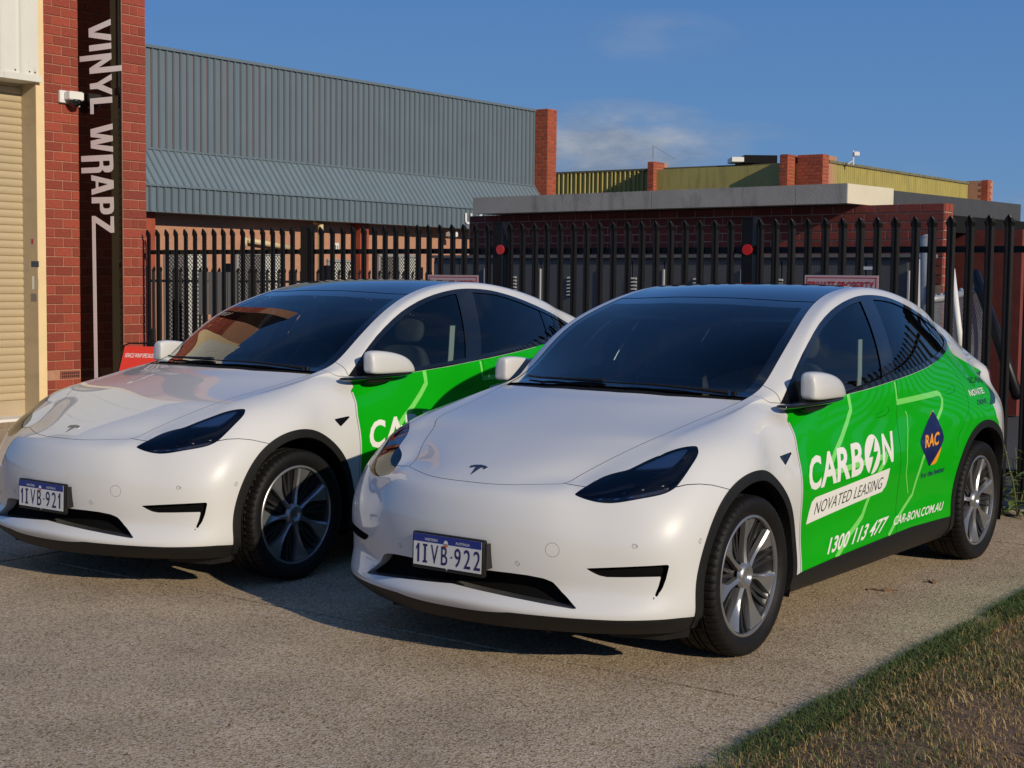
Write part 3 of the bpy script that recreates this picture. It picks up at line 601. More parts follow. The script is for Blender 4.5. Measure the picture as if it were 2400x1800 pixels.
    out.append(('rear_bumper', rb.mesh('rear_bumper', PAINT), None))
    tgt, quarter = quarter.cut(np.maximum(Q(quarter)[:, 0] + 3.66, Q(quarter)[:, 1] - .70) + .002); _, quarter = quarter.cut(np.maximum(Q(quarter)[:, 0] + 3.66, Q(quarter)[:, 1] - .70) - .002)
    two('body_side', quarter.join(pil), PAINT)
    # --- top: hood, cowl, windscreen, roof, rear window, tailgate
    X = lambda t, tab: t.co[:, 0] - interp(np.abs(t.co[:, 1]), tab)
    hood, top = top.cut(-X(top, HOOD_REAR)); out.append(('hood', hood.mesh('hood', PAINT), None))
    cowl_tab = [(y, x - .055) for y, x in HOOD_REAR]
    cowl, top = top.cut(-X(top, cowl_tab)); 
    out.append(('cowl_panel', cowl.moved(-.012).mesh('cowl_panel', BLACK_TRIM), None))
    ws, top = top.cut(-X(top, HEADER))
    y = np.abs(ws.co[:, 1])
    ylim = interp(ws.co[:, 0], [(c[9][0], c[9][1]) for c in COLS if c[9][0] < .2])
    border = np.minimum.reduce([(ylim - y) - .045, -X(ws, cowl_tab) - .05, X(ws, HEADER) - .10])
    clear_f = -border
    clear, frit = ws.cut(clear_f)
    out.append(('windscreen', clear.moved(-.002).mesh('windscreen', GLASS_FRONT), None)); out.append(('windscreen_border', frit.moved(-.002).mesh('windscreen_border', ROOF_GLASS), None))
    REARX = [(0, -3.0), (.6, -2.93)]; HATCH = [(0, -3.66), (.6, -3.55)]
    _, top = top.cut(-(X(top, HEADER) + .005))
    roof, top = top.cut(-X(top, REARX)); out.append(('roof_glass', roof.mesh('roof_glass', ROOF_GLASS), None))
    hg, tgtop = top.cut(-X(top, HATCH)); out.append(('rear_window', hg.moved(-.002).mesh('rear_window', ROOF_GLASS), None))
    out.append(('tailgate', tgtop.join(tgt).mesh('tailgate', PAINT), None))
    # --- dark inner panels just inside the skin
    def solid(tm, depth, name='inner_panel', m=LINING):
        return (name, tm.moved(-depth).mesh(name, m), None)
    W2 = SKIN.sub(KIND == 0); q = Q(W2)
    ax = np.where(q[:, 0] > -1.4, 0.0, REAR_X); R = np.where(q[:, 0] > -1.4, FRONT_R, REAR_R)
    keep = (np.hypot(q[:, 0] - ax, q[:, 2] - AXLE_Z) > R - .02) | (q[:, 1] < .4)
    ins_win = (sdf_poly(q[:, [0, 2]], GLASS) < .012) & (q[:, 2] > .95) & (q[:, 1] > .4)
    lampf = poly_field(W2, HEADLIGHT, HL_DIR) < .006
    fogf = (poly_field(W2, FOG, (.78, .6, .12)) < .004); grf = (sdf_poly(W2.co[:, [1, 2]], GRILLE) < .004) & (W2.co[:, 0] > .5)
    ok = keep & ~ins_win & ~lampf & ~fogf & ~grf
    inner = W2.sub(ok[W2.tri].all(1)).moved(-.013)
    T2 = SKIN.sub(KIND == 1); okt = (X(T2, HOOD_REAR) > -.02) | (X(T2, REARX) < .0)
    inner = inner.join(T2.sub(okt[T2.tri].all(1)).moved(-.013))
    out.append(('inner_panel', inner.mesh('inner_panel', LINING), None))
    roofin = T2.sub(((X(T2, HEADER) < .04) & (X(T2, REARX) > -.1))[T2.tri].all(1)).moved(-.03); out.append(('headlining', roofin.mesh('headlining', CABIN), None))
    # light cloth on the inside of the windscreen pillars
    q = Q(W2); dz = q[:, 2] - interp(q[:, 0], WIN[:12] + [(-.4, .98)]); pk = (q[:, 0] < -.42) & (q[:, 0] > -1.75) & (dz > .0) & (q[:, 2] > 1.07)
    out.append(('pillar_lining', W2.sub(pk[W2.tri].all(1)).moved(-.0145).mesh('pillar_lining', CABIN_LIGHT), None))
    return out, lamp
PARTS, LAMP = make_parts()
# ------------------------------------------------------------------ wheels
def lathe(prof, n, m=None, name=None, mod=None):
    """profile of (radius, axial) turned round the y axis"""
    vs = []; fs = []; k = len(prof)
    for i in range(n):
        t = 2 * math.pi * i / n
        for j, (r, y) in enumerate(prof):
            if mod: r, y = mod(i, j, r, y)
            vs.append((r * math.cos(t), y, r * math.sin(t)))
    for i in range(n):
        q = (i + 1) % n
        for j in range(k - 1): fs.append((i * k + j, q * k + j, q * k + j + 1, i * k + j + 1))
    return vs, fs
def shade_mesh(me, ang=40):
    me.polygons.foreach_set('use_smooth', [True] * len(me.polygons))
    try: me.set_sharp_from_angle(angle=math.radians(ang))
    except Exception: pass
def tyre_mesh():
    # axial y: 0 = tyre centre plane, outer side positive; overall radius .352, width .255
    prof = [(.262, .098), (.272, .112), (.292, .1235), (.312, .127), (.328, .1245), (.3385, .119), (.3455, .110), (.3475, .1035), (.3505, .092), (.3515, .070),
            (.3515, .068), (.3455, .067), (.3455, .056), (.3520, .055), (.3522, .020), (.3462, .019), (.3462, .006), (.3522, .005)]
    prof = prof + [(r, -y) for r, y in reversed(prof)]
    n = 240
    def mod(i, j, r, y):
        if 5 <= j <= 9 or len(prof) - 10 <= j <= len(prof) - 6:
            if i % 4 == 0: r -= .0055 if j not in (5, len(prof) - 6) else .0025
        elif 13 <= j <= 14 or 17 <= j <= 18 or len(prof) - 15 <= j <= len(prof) - 14:
            if i % 8 == 2: r -= .004
        return r, y
    vs, fs = lathe(prof, n, mod=mod)
    me = bpy.data.meshes.new('tyre'); me.from_pydata(vs, [], [tuple(reversed(f)) for f in fs]); me.materials.append(RUBBER); shade_mesh(me, 30); return me
def wheel_meshes():
    out = [('tyre', tyre_mesh())]
    # outer lip of the wheel cover, barrel and dark back plate
    lip = [(.2655, .096), (.2665, .106), (.262, .1105), (.2555, .1105), (.2525, .106), (.2520, .092)]
    vs, fs = lathe(lip, 96); me = bpy.data.meshes.new('rim'); me.from_pydata(vs, [], [tuple(reversed(f)) for f in fs]); me.materials.append(ALLOY); shade_mesh(me, 50); out.append(('rim', me))
    barrel = [(.2530, .10), (.250, .06), (.235, .045), (.232, -.10)]
    vs, fs = lathe(barrel, 64); me = bpy.data.meshes.new('wheel_barrel'); me.from_pydata(vs, [], fs); me.materials.append(ALLOY_DARK); shade_mesh(me); out.append(('wheel_barrel', me))
    # brake disc and caliper behind
    disc = [(.0, .018), (.165, .018), (.168, .010), (.168, .0)]
    vs, fs = lathe(disc, 48); me = bpy.data.meshes.new('brake_disc'); me.from_pydata(vs, [], [tuple(reversed(f)) for f in fs]); me.materials.append(mat('brake_disc_steel', (.16, .15, .14), rough=.4, metal=.9)); shade_mesh(me); out.append(('brake_disc', me))
    # dark webs between the blades
    mbw = MB()
    for k in range(7):
        a = 2 * math.pi * k / 7 + .449
        for da in (-.075, .085):
            t = a + da; p = []
            for r, yy in ((.075, .070), (.15, .073), (.225, .084), (.251, .092)):
                for s_ in (-1, 1):
                    w = .0085 if r < .2 else .006
                    p.append((r * math.cos(t) - s_ * w * math.sin(t), yy, r * math.sin(t) + s_ * w * math.cos(t)))
            top = p; bot = [(x, y - .03, z) for x, y, z in p]; vs = top + bot
            fs = []
            for q in range(3):
                i0 = 2 * q; fs.append((i0, i0 + 1, i0 + 3, i0 + 2)); fs.append((8 + i0, 8 + i0 + 2, 8 + i0 + 3, 8 + i0 + 1))
                fs.append((i0, i0 + 2, 8 + i0 + 2, 8 + i0)); fs.append((i0 + 1, 8 + i0 + 1, 8 + i0 + 3, i0 + 3))
            mbw.add(vs, fs)
    # inset dark plate ring segments
    me = bpy.data.meshes.new('wheel_web'); me.from_pydata(mbw.v, [], mbw.f); me.materials.append(ALLOY_DARK); shade_mesh(me); out.append(('wheel_web', me))
    ins = [(.04, .052), (.17, .055), (.235, .070), (.2525, .088)]
    vs, fs = lathe(ins, 56)
    fs = [f for i, f in enumerate(fs) if True]
    me = bpy.data.meshes.new('wheel_insert'); me.from_pydata(vs, [], [tuple(reversed(f)) for f in fs]); me.materials.append(mat('wheel_insert_black', (.008, .008, .009), rough=.35)); shade_mesh(me); out.append(('wheel_insert', me))
    # seven blades: narrow at the hub, opening to a wide paddle at the rim with a raised ridge
    rs = [.042, .070, .100, .130, .160, .190, .220, .2500]
    lead = [-.34, -.19, -.115, -.085, -.085, -.095, -.11, -.125]
    ridge = [-.02, -.02, -.02, -.018, -.02, -.03, -.045, -.06]
    trail = [.34, .20, .125, .115, .16, .225, .275, .305]
    yr = [.0955, .0925, .0900, .0900, .0930, .0980, .1030, .1075]
    for k in range(7):
        a = 2 * math.pi * k / 7; vs = []
        for r, l, c, t, y in zip(rs, lead, ridge, trail, yr):
            for th, yy in ((l, y - .030), (l + .012, y - .007), (c, y + .0015), (c + (t - c) * .3, y - .0055), (t - .02, y - .012 if r > .14 else y - .010), (t, y - .032)):
                vs.append((r * math.cos(a + th), yy, r * math.sin(a + th)))
        fs = []
        for i in range(len(rs) - 1):
            for j in range(5): fs.append((i * 6 + j, i * 6 + j + 1, (i + 1) * 6 + j + 1, (i + 1) * 6 + j))
        me = bpy.data.meshes.new('spoke'); me.from_pydata(vs, [], fs); me.materials.append(ALLOY)
        bm = bmesh.new(); bm.from_mesh(me); bmesh.ops.recalc_face_normals(bm, faces=bm.faces)
        if sum(f.normal.y * f.calc_area() for f in bm.faces) < 0: bmesh.ops.reverse_faces(bm, faces=bm.faces)
        bm.to_mesh(me); bm.free(); shade_mesh(me, 28); out.append(('spoke', me))
    hub = [(.0, .0850), (.020, .0850), (.026, .0905), (.031, .0990), (.038, .1020), (.046, .1000), (.056, .0915), (.062, .078)]
    vs, fs = lathe(hub, 56); me = bpy.data.meshes.new('hub'); me.from_pydata(vs, [], [tuple(reversed(f)) for f in fs]); me.materials.append(ALLOY); shade_mesh(me, 60); out.append(('hub', me))
    return out
WHEEL = wheel_meshes()
def place_wheel(root, x, side, spin, steer=0.0):
    w = empty('wheel', (x, side * .822, AXLE_Z), 0, root)
    w.rotation_euler = (0, spin, (0 if side > 0 else math.pi) + steer)
    for n, me in WHEEL: link(bpy.data.objects.new(n, me), w)
    return w
# ------------------------------------------------------------------ lettering and stripes on the flank
def wrap_mesh(name, pts2, faces, m, off=.0012):
    """lay a flat (x, z) shape onto the left flank"""
    vs = []; ns = []
    for x, z in pts2:
        p, n = on_side(x, z, off)
        if p is None: p = Vector((x, .9, z)); n = Vector((0, 1, 0))
        vs.append(tuple(p)); ns.append(tuple(n))
    fs = []
    for f in faces:
        a, b, c = (Vector(vs[i]) for i in f[:3])
        fs.append(f if (b - a).cross(c - a).y > 0 else tuple(reversed(f)))
    me = bpy.data.meshes.new(name); me.from_pydata(vs, [], fs); me.materials.append(m); me.polygons.foreach_set('use_smooth', [True] * len(fs))
    me.normals_split_custom_set_from_vertices(ns); return me
def quad_map(c):
    bl, tl, br, tr = [np.array(q, float) for q in c]
    return lambda u, v: tuple(bl * (1 - u) * (1 - v) + tl * (1 - u) * v + br * u * (1 - v) + tr * u * v)
def word(text, corners, m, bold=0.0, off=.0012, spacing=1.0):
    co, fs, _ = glyphs(text, bold, refine=.12, spacing=spacing); q = quad_map(corners)
    return wrap_mesh('lettering', [q(u, v) for u, v in co], fs, m, off)
def fill_poly(poly, m, name, off=.0012, res=.03):
    bm = bmesh.new(); vs = [bm.verts.new((x, z, 0)) for x, z in poly]; f = bm.faces.new(vs)
    bm.normal_update(); bmesh.ops.triangulate(bm, faces=[f], ngon_method='EAR_CLIP')
    for _ in range(6):
        es = [e for e in bm.edges if e.calc_length() > res]
        if not es: break
        bmesh.ops.subdivide_edges(bm, edges=es, cuts=1); bmesh.ops.triangulate(bm, faces=bm.faces)
    bm.verts.index_update(); pts = [(v.co.x, v.co.y) for v in bm.verts]; fs = [tuple(v.index for v in f.verts) for f in bm.faces if f.calc_area() > 1e-9]; bm.free()
    return wrap_mesh(name, pts, fs, m, off)
def stripe(path, width, m, off=.0008):
    """ribbon along a polyline in (x, z); width may vary"""
    P = [Vector(p) for p in path]; fine = []
    for i in range(len(P) - 1):
        k = max(1, int((P[i + 1] - P[i]).length / .02))
        for j in range(k): fine.append((P[i].lerp(P[i + 1], j / k), i + j / k))
    fine.append((P[-1], len(P) - 1)); pts = []; n = len(fine); ws = width if isinstance(width, (list, tuple)) else [width] * len(P)
    for i, (p, t) in enumerate(fine):
        d = (fine[min(i + 1, n - 1)][0] - fine[max(i - 1, 0)][0]).normalized(); nn = Vector((-d.y, d.x))
        w = np.interp(t, range(len(ws)), ws) / 2
        pts += [tuple(p + nn * w), tuple(p), tuple(p - nn * w)]
    fs = []
    for i in range(n - 1):
        for j in range(2): a = 3 * i + j; fs += [(a, a + 1, a + 4), (a, a + 4, a + 3)]
    return wrap_mesh('stripe', pts, fs, m, off)
def make_graphics():
    g = []
    def W(t, c, m, b=0.0, off=.0014, sp=1.0, label=None): g.append(('lettering', word(t, c, m, b, off, sp), label))
    # pale stripes first
    for path, w in (([(-1.156, 1.075), (-1.156, .998), (-1.096, .94), (-1.006, .871), (-.908, .808), (-.837, .754)], .030), ([(-.80, .715), (-1.10, .728), (-1.427, .740), (-1.50, .752)], .028),
                    ([(-1.50, .752), (-1.48, .724), (-1.398, .675), (-1.291, .553), (-1.22, .462), (-1.148, .427), (-1.074, .398), (-.890, .300)], .030),
                    ([(-1.672, 1.112), (-1.688, 1.012)], .017), ([(-1.685, 1.004), (-2.27, 1.020), (-2.303, 1.010), (-2.318, .985), (-2.29, .940), (-2.205, .880), (-1.975, .684), (-1.90, .569), (-1.865, .500), (-1.706, .418), (-1.536, .322)], [.030, .030, .028, .026, .026, .026, .026, .024, .022, .022, .022]),
                    ([(-1.799, .95), (-1.818, .926), (-1.809, .854), (-1.762, .745), (-1.749, .627), (-1.803, .513)], .0095)):
        g.append(('stripe', stripe(path, w, DECAL_PALE), None))
    # CARB + O with a bolt + N
    base = lambda x: .6535 + (-.568 - x) * .040 + (0.012 if x < -1.2 else 0)
    top = lambda x: .812 + (-.66 - x) * .052
    def letter(t, x0, x1, sh=.05, b=.028):
        W(t, [(x0, base(x0)), (x0 - sh, top(x0 - sh)), (x1, base(x1)), (x1 - sh, top(x1 - sh))], DECAL_WHITE, b)
    letter('C', -.575, -.712, .035); letter('A', -.712, -.892, .035); letter('R', -.892, -1.045, .035); letter('B', -1.058, -1.196, .030); letter('N', -1.432, -1.570, .035)
    ell = []; cx, cz, rx, rz = -1.322, .765, .094, .097
    for t in np.linspace(0, 2 * math.pi, 44, endpoint=False):
        ex, ez = rx * math.cos(t), rz * math.sin(t); ell.append((cx + ex - ez * .22, cz + ez))
    g.append(('emblem_disc', fill_poly(ell, DECAL_WHITE, 'emblem_disc', .0014), None))
    bolt = [(-1.388, .848), (-1.290, .762), (-1.333, .757), (-1.272, .672), (-1.292, .664), (-1.355, .735), (-1.318, .742), (-1.405, .842)]
    bolt = [(-1.372, .838), (-1.275, .752), (-1.325, .752), (-1.262, .668), (-1.282, .662), (-1.392, .775), (-1.338, .775), (-1.384, .842)]
    g.append(('emblem_bolt', fill_poly(bolt, GREEN, 'emblem_bolt', .0022), None))
    ban = [(-.576, .502), (-.600, .560), (-.622, .602), (-.660, .620), (-1.00, .641), (-1.528, .676), (-1.512, .630), (-1.490, .588), (-1.446, .561), (-1.0, .532)]
    g.append(('banner', fill_poly(ban, DECAL_WHITE, 'banner', .0014), None))
    W('NOVATED LEASING', [(-.655, .537), (-.678, .596), (-1.430, .580), (-1.452, .639)], DECAL_GREY, -.004, .0024, 1.05)
    W('1300 113 477', [(-.793, .329), (-.850, .404), (-1.458, .352), (-1.560, .424)], DECAL_WHITE, .022, .0016)
    W('CAR-BON.COM.AU', [(-1.594, .365), (-1.635, .410), (-2.282, .367), (-2.310, .413)], DECAL_WHITE, .016, .0016)
    # club badge: navy lozenge with amber corners
    amb = smooth_poly([(-2.148, .934), (-2.176, .925), (-2.165, .89), (-2.03, .80), (-1.975, .785), (-2.04, .844)], 1); amb2 = smooth_poly([(-2.07, .637), (-2.155, .640), (-2.182, .665), (-2.225, .720), (-2.215, .742), (-2.12, .68)], 1)
    g.append(('badge_corner', fill_poly(amb, DECAL_ORANGE, 'badge_corner', .0012), None)); g.append(('badge_corner', fill_poly(amb2, DECAL_ORANGE, 'badge_corner', .0012), None))
    loz = smooth_poly([(-2.155, .930), (-2.19, .905), (-2.270, .790), (-2.252, .750), (-2.10, .648), (-2.065, .632), (-2.045, .652), (-1.945, .752), (-1.950, .790), (-2.135, .918)], 1)
    g.append(('badge', fill_poly(loz, DECAL_NAVY, 'badge', .0020), None))
    W('RAC', [(-1.998, .737), (-2.022, .806), (-2.180, .742), (-2.212, .813)], DECAL_ORANGE, .03, .0030)
    W('For the better', [(-1.966, .574), (-1.962, .606), (-2.288, .584), (-2.290, .614)], DECAL_NAVY, .016, .0016)
    W('SCAN.', [(-2.876, 1.042), (-2.905, 1.072), (-3.180, 1.030), (-3.30, 1.062)], DECAL_DARK, .016, .0016)
    W('NOVATE.', [(-2.735, .975), (-2.753, 1.010), (-3.032, .976), (-3.085, 1.008)], DECAL_WHITE, .022, .0016)
    W('DRIVE.', [(-2.80, .921), (-2.818, .950), (-2.985, .922), (-3.015, .950)], DECAL_DARK, .016, .0016)
    pan = [(-3.380, 1.078), (-3.500, 1.078), (-3.40, 1.030), (-3.24, .966), (-3.10, .914), (-3.00, .911), (-3.12, .965), (-3.27, 1.03)]
    g.append(('code_panel', fill_poly(pan, DECAL_DARK, 'code_panel', .0016), None))
    return g
GRAPHICS = make_graphics()
# ------------------------------------------------------------------ lamps
def lamp_parts():
    """cover, housing and inner pieces for both headlights, built on the left one and mirrored"""
    k = LAMP.co[:, 1] > 0; L_ = LAMP.sub(k[LAMP.tri].all(1)); res = []
    def region(poly, depth, m, name, skirt=0.0):
        t = L_.moved(-depth); f = sdf_poly(plane2(L_.co, HL_DIR), plane2(poly, HL_DIR)); a, _ = TM(t.co, t.nr, t.tri).cut(f)
        if len(a.tri) == 0: return
        if skirt: a = a.join(a.skirt(depth=skirt))
        res.append((name, a, m))
    rim = L_.cut(poly_field(L_, smooth_poly(HEADLIGHT, 1), HL_DIR) + .006)[1]
    res.append(('lamp_cover', L_.moved(-.001), LAMP_COVER))
    h = L_.moved(-.055); sk = L_.skirt(depth=.055); res.append(('lamp_housing', h.join(sk), LAMP_DARK))
    # dark surround printed on the cover edge
    res.append(('lamp_bezel', rim.moved(-.003), BLACK_GLOSS))
    H = lambda u, v: HLP(u, v)
    top = [(.500, .640, .850), (.439, .671, .872), (.382, .700, .893), (.34, .729, .911), (.301, .760, .923), (.285, .775, .922), (.33, .778, .896), (.375, .772, .868), (.405, .762, .850), (.44, .722, .848), (.475, .680, .848)]
    region(top, .010, LAMP_GREY, 'reflector', .010)
    mid = [(.66, .560, .768), (.60, .600, .796), (.53, .668, .815), (.45, .745, .830), (.395, .790, .838), (.41, .80, .82), (.47, .765, .803), (.54, .70, .782), (.62, .62, .757)]
    region([(.700, .525, .758), (.62, .575, .795), (.54, .645, .822), (.45, .73, .842), (.40, .775, .848), (.30, .800, .905), (.285, .818, .903), (.36, .828, .857), (.455, .80, .812), (.56, .70, .785), (.66, .59, .758)], .016, LAMP_DARK, 'lamp_shelf', .03)
    # running-light strip
    strip = [(.71, .555, .738), (.69, .60, .731), (.65, .665, .733), (.60, .73, .743), (.54, .79, .760), (.505, .81, .772), (.50, .805, .778), (.54, .775, .768), (.60, .715, .751), (.65, .655, .741), (.69, .59, .740)]
    region(strip, .008, mat('running_light_strip', (.10, .10, .11), rough=.15, metal=.6), 'light_strip', .006)
    for c in ((.685, .598, .7345), (.652, .655, .7365), (.618, .703, .7435), (.583, .741, .7505), (.545, .775, .762)):
        c = np.array(c); e = np.array((-.02, .022, .005)); q = [tuple(c + e * .42 + (0, 0, .003)), tuple(c - e * .42 + (0, 0, .003)), tuple(c - e * .42 - (0, 0, .004)), tuple(c + e * .42 - (0, 0, .004))]
        region(q, .0065, CHROME, 'light_element')
    out = []
    for name, t, m in res:
        me = t.mesh(name, m); t2 = TM(t.co * [1, -1, 1], t.nr * [1, -1, 1], t.tri[:, ::-1]); me2 = t2.mesh(name, m); out.append((name, me, me2))
    # projector modules: lens in a framed box
    proj = []
    for c, s in (((.585, .635, .765), .016), ((.530, .690, .780), .018), ((.465, .745, .795), .019)):
        n = Vector((.80, .45, .25)).normalized(); M = frame2(c, n.cross(Vector((0, 0, 1))).normalized() * -1, Vector((0, 0, 1)) - n * n.z)
        mb = MB()
        for a, b in (((-s, -s, -.02), (-s * .86, s, .006)), ((s * .86, -s, -.02), (s, s, .006)), ((-s, s * .86, -.02), (s, s, .006)), ((-s, -s, -.02), (s, -s * .88, .006))): mb.box(a, b, M)
        mb.box((-s * .3, -s * .8, -.002), (s * .7, -s * .66, .004), M)
        fr = mb
        vs = []; fs = []; R = s * .62; kk = 14
        for i in range(5):
            ph = i / 4 * math.pi / 2
            for j in range(kk):
                t = 2 * math.pi * j / kk; vs.append(tuple(M @ Vector((R * math.cos(ph) * math.cos(t), R * math.cos(ph) * math.sin(t), -.010 + R * .8 * math.sin(ph)))))
        for i in range(4):
            for j in range(kk): q = (j + 1) % kk; fs.append((i * kk + j, i * kk + q, (i + 1) * kk + q, (i + 1) * kk + j))
        proj.append((fr, vs, fs))
    return out, proj
LAMPS, PROJ = lamp_parts()
LENS_M = mat('lamp_lens', (.03, .035, .05), rough=.02, coat=1.0, spec=1.0)
def mirrored(verts): return [(x, -y, z) for x, y, z in verts]
def mk(name, vs, fs, m, smooth=False, ang=35):
    me = bpy.data.meshes.new(name); me.from_pydata([tuple(v) for v in vs], [], fs); me.materials.append(m)
    bm = bmesh.new(); bm.from_mesh(me); bmesh.ops.recalc_face_normals(bm, faces=bm.faces); bm.to_mesh(me); bm.free()
    if smooth: shade_mesh(me, ang)
    return me
def sub_mesh(name, vs, fs, m, lv=3, crease=None):
    """small subdivided control cage"""
    me = bpy.data.meshes.new(name); me.from_pydata(vs, [], fs); ob = bpy.data.objects.new(name, me); COL.objects.link(ob)
    md = ob.modifiers.new('s', 'SUBSURF'); md.levels = lv; dg = bpy.context.evaluated_depsgraph_get(); dg.update()
    r = bpy.data.meshes.new_from_object(ob.evaluated_get(dg)); bpy.data.objects.remove(ob); r.materials.clear(); r.materials.append(m)
    bm = bmesh.new(); bm.from_mesh(r); bmesh.ops.recalc_face_normals(bm, faces=bm.faces); bm.to_mesh(r); bm.free(); shade_mesh(r, 60); r.name = name; return r
def grid_box(prof_fn, nx, nv, name, m, lv=2):
    """closed loft: nx rings of nv points, capped"""
    vs = []; fs = []
    for i in range(nx): vs += prof_fn(i)
    for i in range(nx - 1):
        for j in range(nv): q = (j + 1) % nv; fs.append((i * nv + j, i * nv + q, (i + 1) * nv + q, (i + 1) * nv + j))
    fs.append(tuple(reversed(range(nv)))); fs.append(tuple(range((nx - 1) * nv, nx * nv)))
    return sub_mesh(name, vs, fs, m, lv)
def mirror_cage(side):
    # folded against the window: rings along x; outline (y, z)
    rings = [(-.600, .862, .928, 1.088, 1.196), (-.612, .855, .940, 1.080, 1.207), (-.66, .850, .947, 1.074, 1.214), (-.76, .850, .945, 1.073, 1.206), (-.87, .852, .938, 1.072, 1.188), (-.95, .856, .928, 1.072, 1.158), (-.995, .860, .915, 1.074, 1.118), (-1.008, .868, .905, 1.078, 1.095)]
    def pf(i):
        x, y0, y1, z0, z1 = rings[i]; h = z1 - z0; w = y1 - y0
        pts = [(y0, z0 + .12 * h), (y0 + .12 * w, z0), (y1 - .15 * w, z0), (y1, z0 + .10 * h), (y1 - .02 * w, z0 + .5 * h), (y1 - .12 * w, z1 - .12 * h), (y1 - .35 * w, z1), (y0 + .1 * w, z1), (y0, z1 - .12 * h), (y0, z0 + .5 * h)]
        return [(x, side * y, z) for y, z in pts]
    cap = grid_box(pf, len(rings), 10, 'mirror_cap', PAINT, 2)
    ring2 = [(-.44, .80, .86, 1.045, 1.062), (-.52, .80, .885, 1.040, 1.066), (-.62, .81, .925, 1.046, 1.072), (-.80, .83, .940, 1.050, 1.074), (-.94, .845, .930, 1.056, 1.074), (-1.0, .86, .905, 1.064, 1.076)]
    def pf2(i):
        x, y0, y1, z0, z1 = ring2[i]; return [(x, side * y, z) for y, z in ((y0, z0), ((y0 + y1) / 2, z0 - .004), (y1, z0 + .004), (y1, z1), ((y0 + y1) / 2, z1 + .002), (y0, z1))]
    arm = grid_box(pf2, len(ring2), 6, 'mirror_arm', BLACK_GLOSS, 2)
    ring3 = [(-.60, .845, .900, 1.020, 1.046), (-.68, .845, .905, 1.010, 1.05), (-.76, .85, .905, 1.018, 1.05), (-.85, .855, .90, 1.034, 1.052)]
    def pf3(i):
        x, y0, y1, z0, z1 = ring3[i]; return [(x, side * y, z) for y, z in ((y0, z0), (y1, z0 + .004), (y1, z1), (y0, z1))]
    cam = grid_box(pf3, len(ring3), 4, 'camera_housing', BLACK_TRIM, 1)
    return [('mirror_cap', cap), ('mirror_arm', arm), ('camera_housing', cam)]
MIRRORS = {1: mirror_cage(1), -1: mirror_cage(-1)}
# ------------------------------------------------------------------ cabin
def seat_meshes():
    def cushion(i):
        x, w, z0, z1 = [(-1.34, .25, .50, .60), (-1.30, .27, .47, .63), (-1.10, .27, .46, .64), (-.92, .26, .47, .66), (-.86, .22, .50, .62)][i]
        return [(x, y, z) for y, z in ((-w, z0), (w, z0), (w, z1), (w * .7, z1 - .03), (0, z1 - .035), (-w * .7, z1 - .03), (-w, z1))]
    c = grid_box(cushion, 5, 7, 'seat_cushion', CABIN, 2)
    def back(i):
        z, x, w, t = [(.58, -1.32, .24, .10), (.62, -1.34, .26, .13), (.85, -1.41, .27, .13), (1.05, -1.48, .25, .11), (1.17, -1.52, .17, .08), (1.20, -1.53, .12, .05)][i]
        return [(x - t, y, z) for y in (-w, 0, w)] + [(x + .02, w, z), (x - .01, w * .6, z), (x - .015, 0, z), (x - .01, -w * .6, z), (x + .02, -w, z)]
    b = grid_box(back, 6, 8, 'backrest', CABIN, 2)
    def head(i):
        z, x, w, t = [(1.21, -1.54, .10, .05), (1.24, -1.54, .13, .08), (1.31, -1.555, .135, .085), (1.37, -1.57, .11, .06)][i]
        return [(x - t, -w, z), (x - t, w, z), (x, w, z), (x + .015, 0, z), (x, -w, z)]
    h = grid_box(head, 4, 5, 'headrest', CABIN, 2)
    return [('seat_cushion', c), ('backrest', b), ('headrest', h)]
SEAT = seat_meshes()
